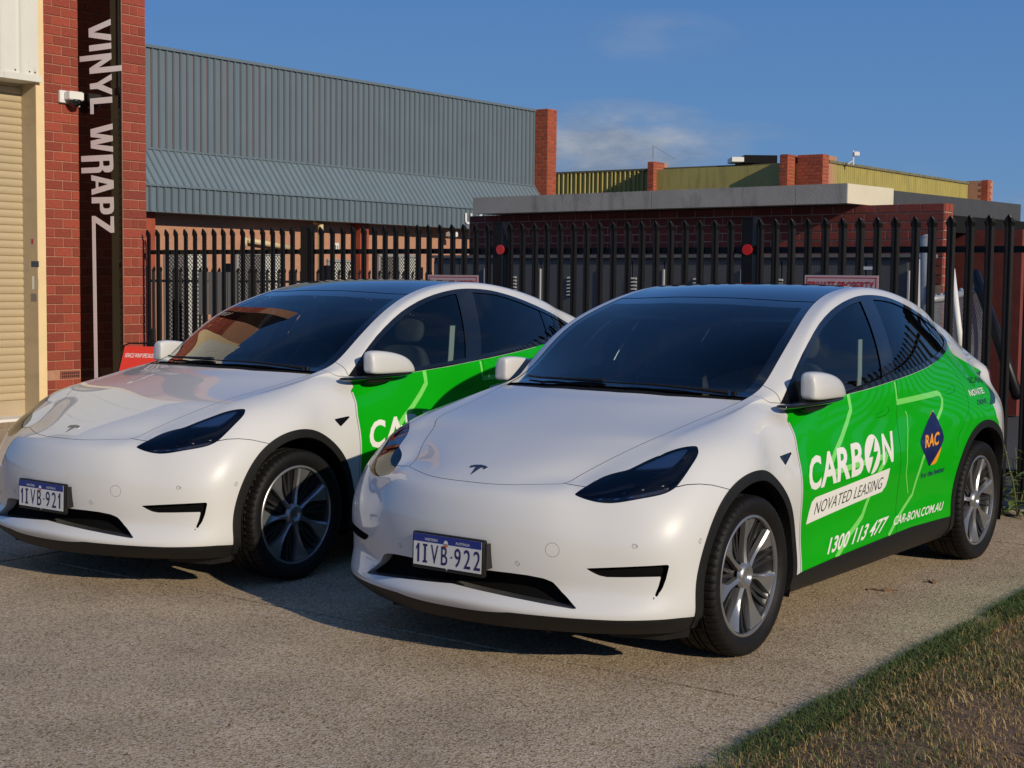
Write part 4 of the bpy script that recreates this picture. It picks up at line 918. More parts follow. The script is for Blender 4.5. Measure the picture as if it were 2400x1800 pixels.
def cabin_meshes():
    out = []
    def dash(i):
        y = (-.70, -.66, -.3, 0, .3, .66, .70)[i]; k = 1 if abs(y) < .68 else .9
        return [(-.42 * k - .02, y, .98), (-.60, y, .975), (-.82, y, .955), (-.86, y, .90), (-.80, y, .80), (-.70, y, .60), (-.45, y, .60)]
    out.append(('dashboard', grid_box(dash, 7, 7, 'dashboard', CABIN, 2)))
    mb = MB().bevbox((-.875, -.19, .93), (-.865, .19, 1.135), .004); out.append(('touch_screen', mk('touch_screen', mb.v, mb.f, BLACK_GLOSS)))
    mb = MB(); c = Vector((-.93, -.37, .93)); ax = Vector((-.93, 0, .36)).normalized(); u = Vector((0, 1, 0)); v = ax.cross(u)
    ring = [c + (u * math.cos(t) + v * math.sin(t)) * .175 for t in np.linspace(0, 2 * math.pi, 33)]
    mb.tube(ring, .014, 8, caps=False); mb.tube([c - u * .17, c + u * .17], .016, 6); mb.tube([c, c - v * .17 if v.z > 0 else c + v * .17], .016, 6); mb.tube([c, c - ax * .25], .03, 8)
    out.append(('steering_wheel', mk('steering_wheel', mb.v, mb.f, BLACK_TRIM, True)))
    mb = MB().bevbox((-1.275, -.12, 1.385), (-1.245, .12, 1.455), .012); mb.tube([(-1.25, 0, 1.44), (-1.22, 0, 1.50)], .012, 6); out.append(('rear_view_mirror', mk('rear_view_mirror', mb.v, mb.f, BLACK_GLOSS, True)))
    for s in (-1, 1):
        mb = MB().bevbox((-1.30, .16 * s - .0 if s > 0 else -.56, 1.505), (-1.16 - .0, .56 if s > 0 else -.16, 1.517), .004)
        M = Matrix.Translation((-1.30, 0, 1.455)) @ Matrix.Rotation(math.radians(24), 4, 'Y') @ Matrix.Translation((1.27, 0, -1.50))
        out.append(('sun_visor', mk('sun_visor', [tuple(M @ Vector(v)) for v in mb.v], mb.f, CABIN_LIGHT)))
    mb = MB(); mb.box((-3.5, -.80, .30), (-.45, .80, .40)); mb.box((-1.55, -.13, .40), (-.75, .13, .66)); out.append(('cabin_floor', mk('cabin_floor', mb.v, mb.f, LINING)))
    def rear(i):
        y = (-.62, -.60, -.2, 0, .2, .60, .62)[i]; return [(-2.30, y, .55), (-1.85, y, .52), (-1.80, y, .63), (-2.22, y, .66), (-2.42, y, 1.14), (-2.56, y, 1.14), (-2.45, y, .60)]
    out.append(('rear_bench', grid_box(rear, 7, 7, 'rear_bench', CABIN, 2)))
    for y in (-.40, 0, .40):
        mb = MB().bevbox((-2.56, y - .12, 1.15), (-2.46, y + .12, 1.30), .03); out.append(('rear_headrest', mk('rear_headrest', mb.v, mb.f, CABIN, True)))
    for s in (-1, 1):    # seat belts on the B pillars
        mb = MB(); pts = [(-1.60, s * .715, 1.33), (-1.56, s * .735, 1.15), (-1.52, s * .74, .9)]
        for a, b in zip(pts[:-1], pts[1:]): mb.add([(a[0] - .024, a[1], a[2]), (a[0] + .024, a[1], a[2]), (b[0] + .024, b[1], b[2]), (b[0] - .024, b[1], b[2]), (a[0] - .024, a[1] + .004, a[2]), (a[0] + .024, a[1] + .004, a[2]), (b[0] + .024, b[1] + .004, b[2]), (b[0] - .024, b[1] + .004, b[2])], [(0, 1, 2, 3), (7, 6, 5, 4), (0, 3, 7, 4), (1, 5, 6, 2)])
        out.append(('seat_belt', mk('seat_belt', mb.v, mb.f, CABIN_LIGHT)))
    return out
CABIN_PARTS = cabin_meshes()
def chassis_meshes():
    out = []
    mb = MB(); mb.prism([(.80, -.42), (.80, .42), (.62, .56), (-.55, .56), (-.62, .84), (-2.25, .84), (-2.32, .56), (-3.45, .56), (-3.60, .40), (-3.60, -.40), (-3.45, -.56), (-2.32, -.56), (-2.25, -.84), (-.62, -.84), (-.55, -.56), (.62, -.56)], .175, .30)
    out.append(('underbody', mk('underbody', mb.v, mb.f, BLACK_MATT)))
    mb = MB(); mb.box((-.55, -.55, .30), (.70, .55, .66)); mb.box((-3.50, -.55, .30), (-2.30, .55, .60)); out.append(('engine_bay', mk('engine_bay', mb.v, mb.f, BLACK_MATT)))
    for x, R in ((0, FRONT_R), (REAR_X, REAR_R)):
        for s in (-1, 1):
            vs = []; fs = []; n = 28; R2 = R - .030
            for i in range(n + 1):
                t = math.radians(-22 + i * 224 / n); c_, s_ = R2 * math.cos(t), R2 * math.sin(t)
                for y in (.945, .50): vs.append((x + c_, s * (y if y < .9 else .925), AXLE_Z + s_))
            for i in range(n): fs.append((2 * i, 2 * i + 1, 2 * i + 3, 2 * i + 2))
            c0 = len(vs); vs.append((x, s * .50, AXLE_Z)); fs += [(c0, 2 * i + 1, 2 * i + 3) for i in range(n)]
            out.append(('wheel_liner', mk('wheel_liner', vs, fs, BLACK_MATT)))
    # small air deflectors at the bumper's lower corners
    for s in (-1, 1):
        mb = MB(); mb.add([(.62, s * .60, .205), (.50, s * .80, .215), (.435, s * .892, .235), (.40, s * .875, .235), (.40, s * .58, .205), (.60, s * .60, .150), (.49, s * .79, .140), (.432, s * .878, .158), (.40, s * .865, .165), (.40, s * .58, .15)], [(0, 1, 6, 5), (1, 2, 7, 6), (2, 3, 8, 7), (3, 4, 9, 8), (4, 0, 5, 9), (5, 6, 7, 8, 9), (4, 3, 2, 1, 0)])
        out.append(('air_deflector', mk('air_deflector', mb.v, mb.f, BLACK_TRIM)))
    # wipers
    def onws(x, y, h=.012):
        loc, n, i, d = SKIN_TREE.ray_cast(Vector((x, y, 3)), Vector((0, 0, -1))); return tuple(loc + n * h)
    for pts in ([(-.37, .60), (-.33, .45), (-.285, .25), (-.262, .08), (-.26, -.02)], [(-.27, -.02), (-.29, -.25), (-.35, -.45), (-.42, -.58)]):
        mb = MB(); P = [onws(x - .01, y) for x, y in pts]; mb.tube(P, [.012, .008, .006, .005, .004][:len(P)], 6); out.append(('wiper', mk('wiper', mb.v, mb.f, BLACK_TRIM, True)))
    mb = MB(); p = onws(-.385, .63, .004); M = Matrix.Translation(p); mb.tube([p, tuple(Vector(p) + Vector((0, 0, .02)))], .016, 12); out.append(('wiper_pivot', mk('wiper_pivot', mb.v, mb.f, BLACK_GLOSS, True)))
    # badge on the hood
    def onhood(x, y, h=.002):
        loc, n, i, d = SKIN_TREE.ray_cast(Vector((x, y, 3)), Vector((0, 0, -1))); return loc + n * h
    bar = [(.722, -.046), (.714, -.030), (.709, 0), (.714, .030), (.722, .046), (.736, .040), (.728, .024), (.7235, .010), (.7215, .006), (.7235, .004), (.728, .012), (.731, .012), (.779, .0), (.731, -.012), (.728, -.012), (.7235, -.004), (.7215, -.006), (.7235, -.010), (.728, -.024), (.736, -.040)]
    vs = [tuple(onhood(x, y, .0035)) for x, y in bar] + [tuple(onhood(x, y, .0)) for x, y in bar]; n = len(bar)
    out.append(('badge_emblem', mk('badge_emblem', vs, [tuple(range(n)), tuple(reversed(range(n, 2 * n)))] + [(i, (i + 1) % n, n + (i + 1) % n, n + i) for i in range(n)], mat('badge_chrome', (.16, .16, .17), rough=.25, metal=.9))))
    return out
CHASSIS = chassis_meshes()
def plate(root, number):
    """registration plate in a black holder; the number is embossed"""
    M = frame2((.936, 0, .4735), (0, 1, 0), (.035, 0, 1))           # local x to the car's left, y up, z forward
    n = Vector((1, 0, -.035)).normalized(); M = frame2((.934, 0, .476), (0, 1, 0), (-.0, 0, 1)); M = M @ Matrix.Rotation(math.radians(-1.5), 4, 'X')
    mb = MB().bevbox((-.195, -.083, -.022), (.195, .073, .004), .006, M)
    h = link(bpy.data.objects.new('license_plate', mk('license_plate', mb.v, mb.f, BLACK_TRIM, True)), root)
    mb = MB().box((.178, -.045, -.05), (.203, .060, -.004), M); link(bpy.data.objects.new('plate_bracket', mk('plate_bracket', mb.v, mb.f, BLACK_GLOSS)), root)
    PW = mat('plate_white', (.62, .63, .62), rough=.35, coat=.3); PB = mat('plate_blue', (.008, .025, .20), rough=.3, coat=.3); PT = mat('plate_number', (.018, .015, .10), rough=.4); PO = mat('plate_orange', (.60, .10, .02), rough=.4)
    mb = MB().box((-.183, -.067, .0042), (.183, .066, .0056), M); mb.build('plate_face', PW, h)
    mb = MB().box((-.183, .0335, .0057), (.183, .066, .0062), M); mb.build('plate_band', PB, h)
    def t(s, x0, y0, w, hh, m, b, z=.0066, sh=0): return flat_text('plate_lettering', s, M, x0, y0, w, hh, m, h, b, z, sh)
    # seen from the front the text reads towards the car's left
    t('WESTERN', -.122, .0400, .070, .0110, PW, .01); t('AUSTRALIA', .046, .0400, .076, .0110, PW, .01)
    xs = {'1': .018, 'I': .024, 'V': .040, 'B': .034, '9': .034, '2': .035}
    x = -.168
    for i, ch in enumerate(number):
        if ch == '-':
            mb = MB(); mb.tube([tuple(M @ Vector((x + .006, -.017, .0055))), tuple(M @ Vector((x + .006, -.017, .0075)))], .004, 8); mb.build('plate_dot', PT, h); x += .021; continue
        w = xs[ch]; co, fs, _ = glyphs(ch, .004); 
        if ch == '1': co = np.array([(.45, 0), (1, 0), (1, 1), (.55, 1), (0, .76), (0, .62), (.45, .78)]); fs = [(0, 1, 2, 3, 6), (3, 4, 5, 6)]
        if ch == 'I':
            I = [(0, 0), (1, 0), (1, .10), (.72, .14), (.72, .86), (1, .90), (1, 1), (0, 1), (0, .90), (.28, .86), (.28, .14), (0, .10)]
            co = np.array(I); fs = [tuple(range(12))]
        vs = [tuple(M @ Vector((x + u * w, -.055 + v * .080, .0068))) for u, v in co]
        o = mesh_obj('plate_lettering', vs, fs, PT, h); x += w + (.0165 if ch not in '1I' else .0200)
    # sun-and-swan disc
    c = Vector((-.006, .036, .0068)); pts = [(c.x + .012 * math.cos(a), c.y + .015 * math.sin(a)) for a in np.linspace(0, 2 * math.pi, 20, endpoint=False)]
    up = [p for p in pts if p[1] >= c.y - .001]; dn = [p for p in pts if p[1] <= c.y + .001]
    mesh_obj('plate_emblem', [tuple(M @ Vector((x_, y_, .0068))) for x_, y_ in sorted(up, key=lambda p: math.atan2(p[1] - c.y, p[0] - c.x))], [tuple(range(len(up)))], PW, h)
    dn = sorted(dn, key=lambda p: math.atan2(p[1] - c.y, p[0] - c.x) % (2 * math.pi)); dn = [p for p in pts if p[1] < c.y - .0005]
    mesh_obj('plate_emblem', [tuple(M @ Vector((x_, y_, .0070))) for x_, y_ in dn], [tuple(range(len(dn)))], PO, h)
    sm = [(-.004, -.078), (.004, -.078), (.001, -.0775), (.001, -.080), (0, -.083)]
    T_ = [(-.007, -.0705), (.007, -.0705), (.006, -.0725), (.0018, -.0725), (0, -.0815), (-.0018, -.0725), (-.006, -.0725)]
    mesh_obj('holder_emblem', [tuple(M @ Vector((x_, y_ + .002, .0045))) for x_, y_ in T_], [tuple(range(7))], PW, h)
# ------------------------------------------------------------------ assemble
def build_car(number, loc, yaw, spin, label):
    root = empty('parked_car', (loc[0], loc[1], 0), yaw); tag(root, label, 'car', 'white electric cars with green wrap')
    for n, me, lab in PARTS:
        o = link(bpy.data.objects.new(n, me), root)
    for n, me, lab in GRAPHICS: link(bpy.data.objects.new(n, me), root)
    for s in (0, 1):
        h = empty('headlight', (0, 0, 0), 0, root)
        for n, a, b in LAMPS: link(bpy.data.objects.new(n, (a, b)[s]), h)
        for fr, vs, fs in PROJ:
            v1 = fr.v if s == 0 else mirrored(fr.v); v2 = vs if s == 0 else mirrored(vs)
            link(bpy.data.objects.new('lamp_module', mk('lamp_module', v1, fr.f, LAMP_GREY)), h); link(bpy.data.objects.new('lamp_lens', mk('lamp_lens', v2, fs, LENS_M, True)), h)
    for s in (1, -1):
        m_ = empty('side_mirror', (0, 0, 0), 0, root)
        for n, me in MIRRORS[s]: link(bpy.data.objects.new(n, me), m_)
    for s in (-1, 1):
        st = empty('seat', (0, .37 * s, 0), 0, root)
        for n, me in SEAT: link(bpy.data.objects.new(n, me), st)
    for n, me in CABIN_PARTS + CHASSIS: link(bpy.data.objects.new(n, me), root)
    plate(root, number)
    k = 0
    for x in (0, REAR_X):
        for s in (1, -1): place_wheel(root, x, s, spin[k]); k += 1
    return root
CAR_A = build_car('1IVB-922', (.2952, 6.8631), -2.2105, (.25, .2, -.15, .9), 'nearest white car with plate ending 922, its whole green side in view')
CAR_B = build_car('1IVB-921', (-1.8963, 8.3563), -2.1975, (.05, .5, .3, .1), 'farther white car with plate ending 921, parked at left near the brick pillar')
# ------------------------------------------------------------------ helpers for the place
def wp(px, py, Y):
    """point seen at photo position (px, py) at distance Y along the street axis"""
    x, y = px - 1200, py - 900; cr, sr = math.cos(ROLL), math.sin(ROLL)
    X = cr * x + sr * y; u = -(-sr * x + cr * y) / F_PX; r = X / F_PX; c, s = math.cos(PITCH), math.sin(PITCH)
    d = Vector((r, c - s * u, s + c * u)); return Vector((0, 0, CAM_H)) + d * (Y / d.y)
def ray_plane(px, py, p0, n):
    d = wp(px, py, 1.0) - Vector((0, 0, CAM_H)); n = Vector(n); o = Vector((0, 0, CAM_H)); return o + d * ((Vector(p0) - o).dot(n) / d.dot(n))
class Face:
    """vertical wall plane: s runs along u, d outwards along n, z up"""
    def __init__(s, o, u, n): s.o = Vector((o[0], o[1], 0)); s.u = Vector((u[0], u[1], 0)).normalized(); s.n = Vector((n[0], n[1], 0)).normalized()
    def P(s, a, z, d=0.0): return s.o + s.u * a + s.n * d + Vector((0, 0, z))
    def M(s, a=0, z=0, d=0): 
        p = s.P(a, z, d); return Matrix(((s.u.x, s.n.x, 0, p.x), (s.u.y, s.n.y, 0, p.y), (0, 0, 1, p.z), (0, 0, 0, 1)))   # local x along, y outwards, z up
    def at(s, px, py, d=0.0):
        p = ray_plane(px, py, s.P(0, 0, d), s.n); q = p - s.o; return q.dot(s.u), p.z
def face_box(mb, F, s0, s1, z0, z1, d0, d1): return mb.box((s0, d0, z0), (s1, d1, z1), F.M())
def brick_mesh(name, m, l=1.0, h=1.0, t=1.0):
    """unit brick scaled by its objects; a little rounded"""
    mb = MB(); b = .022; b2 = .045
    x0, x1, z0, z1 = 0, 1, 0, 1
    v = [(x0, 0, z0), (x1, 0, z0), (x1, 0, z1), (x0, 0, z1), (x0, .75, z0), (x1, .75, z0), (x1, .75, z1), (x0, .75, z1), (x0 + b, 1, z0 + b2), (x1 - b, 1, z0 + b2), (x1 - b, 1, z1 - b2), (x0 + b, 1, z1 - b2)]
    f = [(0, 4, 5, 1), (1, 5, 6, 2), (2, 6, 7, 3), (3, 7, 4, 0), (4, 8, 9, 5), (5, 9, 10, 6), (6, 10, 11, 7), (7, 11, 8, 4), (8, 11, 10, 9)]
    mb.add(v, f); me = bpy.data.meshes.new(name); me.from_pydata(mb.v, [], mb.f); me.materials.append(m)
    bm = bmesh.new(); bm.from_mesh(me); bmesh.ops.recalc_face_normals(bm, faces=bm.faces)
    if sum(g.normal.y for g in bm.faces) < 0: bmesh.ops.reverse_faces(bm, faces=bm.faces)
    bm.to_mesh(me); bm.free(); return me
def lay_bricks(F, s0, s1, z0, z1, me, parent, length=.236, pitch=.107, joint=.010, depth=.03, bond='stretcher', proud=.006, d=0.0, skip=None, limit=300):
    rows = int(round((z1 - z0) / pitch)); items = []
    for r in range(rows):
        z = z0 + r * pitch; rr = r + int(round(z0 / pitch))
        cuts = []
        if bond == 'pier':
            if rr % 2: cuts = [(s0 + joint / 2, s1 - joint / 2)]
            else:
                w = (s1 - s0) / 3; cuts = [(s0 + k * w + joint / 2, s0 + (k + 1) * w - joint / 2) for k in range(3)]
        else:
            st = s0 - (length / 2 if rr % 2 else 0)
            while st < s1 - .02:
                a, b = max(st, s0) + joint / 2, min(st + length, s1) - joint / 2
                if b - a > .03: cuts.append((a, b))
                st += length
        for a, b in cuts:
            if skip and skip(a, b, z): continue
            items.append((a, b, z))
    near = sorted(range(len(items)), key=lambda i: (F.P((items[i][0] + items[i][1]) / 2, items[i][2]) - Vector((0, 0, CAM_H))).length)
    first = set(near[:limit]); rest = MB(); MI = F.M()
    for i, (a, b, z) in enumerate(items):
        jit = random.uniform(-.0018, .0022)
        if i in first:
            o = bpy.data.objects.new('brick', me); L = Matrix.Translation((a, d - depth + proud + jit, z + joint / 2)) @ Matrix.Diagonal((b - a, depth, pitch - joint, 1))
            link(o, parent); o.matrix_parent_inverse = parent.matrix_basis.inverted(); o.matrix_basis = F.M() @ L
        else: rest.box((a, d - depth + proud + jit, z + joint / 2), (b, d + proud + jit, z + pitch - joint / 2), MI)
    if rest.v: tag(rest.build('brick_courses', me.materials[0], parent), kind='stuff')
def put(name, me, parent, M):
    o = link(bpy.data.objects.new(name, me), parent); o.matrix_basis = M
    if parent is not None: o.matrix_parent_inverse = parent.matrix_basis.inverted()
    return o
def thing(name, label, cat, loc=(0, 0, 0), group=None, kind=None):
    return tag(empty(name, loc), label, cat, group, kind)
# materials of the place
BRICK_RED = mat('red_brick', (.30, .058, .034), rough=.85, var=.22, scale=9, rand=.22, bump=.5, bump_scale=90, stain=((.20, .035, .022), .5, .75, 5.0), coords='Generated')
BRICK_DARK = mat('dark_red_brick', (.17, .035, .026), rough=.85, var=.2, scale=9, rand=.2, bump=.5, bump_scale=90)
BRICK_ORANGE = mat('orange_brick', (.33, .070, .032), rough=.85, var=.22, scale=2, rand=.15, bump=.4, bump_scale=60)
MORTAR = mat('mortar', (.42, .22, .14), rough=.95, var=.12, scale=14); MORTAR_PALE = mat('pale_mortar', (.34, .24, .19), rough=.95, var=.2, scale=14)
BEIGE = mat('beige_steel', (.43, .345, .225), rough=.55, var=.05, scale=3, stain=((.34, .26, .16), .55, .8, (2, 2, 5)))
CREAM = mat('cream_painted_steel', (.78, .60, .34), rough=.5, var=.05, scale=4, stain=((.45, .28, .12), .66, .8, 16))
WHITE_CLAD = mat('white_cladding', (.66, .66, .60), rough=.5, var=.04, scale=2, stain=((.40, .38, .32), .62, .8, (8, 8, 2)))
BLUE_CLAD = mat('blue_grey_cladding', (.118, .160, .192), rough=.55, var=.05, scale=1.2, stain=((.13, .18, .21), .5, .8, (3, 3, .5)))
BLUE_ROOF = mat('blue_grey_awning', (.150, .200, .232), rough=.55, var=.06, scale=1.5)
YELLOW_CLAD = mat('mustard_cladding', (.40, .34, .10), rough=.55, var=.08, scale=1.5, stain=((.22, .19, .06), .5, .8, (4, 4, .6)))
CONCRETE = mat('weathered_concrete', (.40, .375, .33), rough=.85, var=.10, scale=3, stain=((.12, .11, .09), .54, .76, (3.5, 3.5, .9)), bump=.2, bump_scale=40)
CONCRETE_SUNLIT = mat('sunlit_cream_concrete', (.62, .57, .44), rough=.8, var=.06, scale=3, stain=((.33, .30, .22), .6, .8, (5, 5, 1.5)))  # paler than the weathered concrete: sun on the slab's end put into colour
STEEL_BLACK = mat('black_painted_steel', (.008, .008, .009), rough=.38, var=.2, scale=6, spec=.22)
GALV = mat('galvanised_steel', (.36, .38, .39), rough=.5, metal=.45, var=.15, scale=10)
CABINET = mat('grey_cabinet', (.082, .082, .084), rough=.5, var=.06, scale=2)
CABINET_LIGHT = mat('pale_trim_sunlit_end', (.42, .42, .42), rough=.45)
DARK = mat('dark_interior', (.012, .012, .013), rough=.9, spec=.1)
SHEER = mat('sign_white', (.62, .60, .60), rough=.5); SIGN_RED = mat('sign_red', (.42, .015, .02), rough=.5); WHITE = mat('white_paint', (.72, .72, .70), rough=.5)
# ------------------------------------------------------------------ ground
def ground_mats():
    m, nt, N, L, b = _nodes('exposed_aggregate_concrete'); tc = N.new('ShaderNodeTexCoord')
    def noise(sc, det=3, rough=.6, vec=None):
        n = N.new('ShaderNodeTexNoise'); n.inputs['Scale'].default_value = sc; n.inputs['Detail'].default_value = det; n.inputs['Roughness'].default_value = rough; L.new(vec or tc.outputs['Object'], n.inputs['Vector']); return n
    def ramp(src, pts):
        r = N.new('ShaderNodeValToRGB'); e = r.color_ramp.elements
        while len(e) < len(pts): e.new(.5)
        for k, (p, c) in zip(e, pts): k.position = p; k.color = (*c, 1)
        L.new(src, r.inputs[0]); return r
    vo = N.new('ShaderNodeTexVoronoi'); vo.inputs['Scale'].default_value = 125; vo.inputs['Randomness'].default_value = 1; L.new(tc.outputs['Object'], vo.inputs['Vector'])
    sp = N.new('ShaderNodeSeparateColor'); L.new(vo.outputs['Color'], sp.inputs[0])
    base = ramp(sp.outputs[0], [(.0, (.17, .12, .07)), (.16, (.32, .235, .145)), (.45, (.44, .33, .21)), (.75, (.53, .415, .275)), (.93, (.54, .45, .34)), (1, (.60, .52, .42))])
    big = noise(1.6, 6); mr = N.new('ShaderNodeMapRange'); mr.inputs['From Min'].default_value = .3; mr.inputs['From Max'].default_value = .7; mr.inputs['To Min'].default_value = .84; mr.inputs['To Max'].default_value = 1.14; L.new(big.outputs['Fac'], mr.inputs['Value'])
    mul = N.new('ShaderNodeVectorMath'); mul.operation = 'SCALE'; L.new(base.outputs[0], mul.inputs[0]); L.new(mr.outputs[0], mul.inputs['Scale'])
    # small dark chips and scattered litter specks
    v2 = N.new('ShaderNodeTexVoronoi'); v2.inputs['Scale'].default_value = 46; L.new(tc.outputs['Object'], v2.inputs['Vector'])
    s2 = N.new('ShaderNodeSeparateColor'); L.new(v2.outputs['Color'], s2.inputs[0])
    a = N.new('ShaderNodeMath'); a.operation = 'GREATER_THAN'; a.inputs[1].default_value = .90; L.new(s2.outputs[1], a.inputs[0])
    d = N.new('ShaderNodeMath'); d.operation = 'LESS_THAN'; d.inputs[1].default_value = .30; L.new(v2.outputs['Distance'], d.inputs[0])
    am = N.new('ShaderNodeMath'); am.operation = 'MULTIPLY'; L.new(a.outputs[0], am.inputs[0]); L.new(d.outputs[0], am.inputs[1])
    am2 = N.new('ShaderNodeMath'); am2.operation = 'MULTIPLY'; am2.inputs[1].default_value = .62; L.new(am.outputs[0], am2.inputs[0])
    mx = N.new('ShaderNodeMix'); mx.data_type = 'RGBA'; mx.inputs[7].default_value = (.09, .065, .045, 1); L.new(am2.outputs[0], mx.inputs[0]); L.new(mul.outputs[0], mx.inputs[6])
    # brown stains
    st = noise(.9, 8, .7); sr_ = N.new('ShaderNodeMapRange'); sr_.inputs['From Min'].default_value = .56; sr_.inputs['From Max'].default_value = .74; sr_.inputs['To Max'].default_value = .45; L.new(st.outputs['Fac'], sr_.inputs['Value'])
    m2 = N.new('ShaderNodeMix'); m2.data_type = 'RGBA'; m2.inputs[7].default_value = (.20, .14, .095, 1); L.new(sr_.outputs[0], m2.inputs[0]); L.new(mx.outputs[2], m2.inputs[6])
    L.new(m2.outputs[2], b.inputs['Base Color']); b.inputs['Roughness'].default_value = .9; b.inputs['Specular IOR Level'].default_value = .25
    bp = N.new('ShaderNodeBump'); bp.inputs['Strength'].default_value = .55; bp.inputs['Distance'].default_value = .004; L.new(vo.outputs['Distance'], bp.inputs['Height']); L.new(bp.outputs[0], b.inputs['Normal'])
    return m
AGG = ground_mats()
ASPHALT = mat('asphalt', (.060, .058, .055), rough=.9, var=.25, scale=60, bump=.5, bump_scale=150)
EARTH = mat('dry_earth', (.17, .105, .06), rough=.95, var=.3, scale=14, bump=.7, bump_scale=60)
FAR_EARTH = mat('sandy_ground', (.20, .16, .11), rough=.95, var=.2, scale=.5)
U = Vector((.809, -.588, 0)).normalized(); Vv = Vector((.588, .809, 0)).normalized()          # along the street joint, and up the driveway
J0 = Vector((.70, 5.83, 0))                                                                # a point on the long joint
EDGE = Vector((1.20, 5.50, 0))                                                             # where concrete meets grass on that joint
def uv(a, b, z=0.0): p = J0 + U * a + Vv * b; return (p.x, p.y, z)
def make_ground():
    mesh_obj('ground', [(-600, -300, -.10), (600, -300, -.10), (600, 900, -.10), (-600, 900, -.10)], [(0, 1, 2, 3)], FAR_EARTH)['kind'] = 'structure'
    e = (EDGE - J0).dot(U)
    # yard of asphalt behind the fence
    f0 = Vector((3.61, 10.66, 0)); fu = Vector((-.792, .610, 0)).normalized()
    a, b_ = f0 - fu * 40, f0 + fu * 60; n = Vector((.610, .792, 0))
    y = mesh_obj('yard', [tuple(a + n * .15 + Vector((0, 0, -.02))), tuple(b_ + n * .15 + Vector((0, 0, -.02))), tuple(b_ + n * 90 + Vector((0, 0, -.02))), tuple(a + n * 90 + Vector((0, 0, -.02)))][::-1], [(0, 1, 2, 3)], ASPHALT); y['kind'] = 'structure'
    r = mesh_obj('road', [uv(-60, -30, -.06), uv(60, -30, -.06), uv(60, -9, -.06), uv(-60, -9, -.06)], [(0, 1, 2, 3)], ASPHALT); r['kind'] = 'structure'
    # driveway: concrete slabs with open joints over a dark bed
    bed = mesh_obj('slab_bed', [uv(-30, -9, -.035), uv(e + .5, -9, -.035), uv(e + .5, 14, -.035), uv(-30, 14, -.035)], [(0, 1, 2, 3)], mat('joint_dirt', (.006, .005, .004), rough=1, spec=0)); bed['kind'] = 'structure'
    drv = tag(empty('driveway'), kind='structure')
    j = .011; ucuts = [-27, -21.5, -16, -10.4, -4.30, e + .07]; vcuts = [-9, -4.5, 0, 4.15, 9.2]
    fence_v = lambda p: (p - f0).dot(n)
    for i in range(len(ucuts) - 1):
        for k in range(len(vcuts) - 1):
            a0, a1, b0, b1 = ucuts[i] + j, ucuts[i + 1] - j, vcuts[k] + j, vcuts[k + 1] - j
            if i == len(ucuts) - 2: a1 = ucuts[i + 1]
            A = [(a0, b0), (a1, b0), (a1, b1), (a0, b1)]
            if k == 3:
                # stop at the fence line
                q = []
                for (a_, b2) in A: q.append((a_, b2))
                def lim(a_): 
                    p = J0 + U * a_; t = -(p - f0).dot(n) / Vv.dot(n); return t + .10
                A = [(a0, b0), (a1, b0), (a1, max(b0 + .05, min(b1, lim(a1)))), (a0, max(b0 + .05, min(b1 + 8, lim(a0))))]
            if i == len(ucuts) - 2:
                # ragged outer edge
                rag = []; bb0, bb1 = A[1][1], A[2][1]; nn = 40
                for t in range(nn + 1):
                    bv = bb0 + (bb1 - bb0) * t / nn; rag.append((a1 + .035 * math.sin(bv * 5.1) + .02 * math.sin(bv * 13.7 + 1), bv))
                A = [A[0]] + rag + [A[3]]
            mb = MB(); mb.prism([uv(*p)[:2] for p in A], -.033, 0.0); mb.build('slab', AGG, drv)
make_ground()
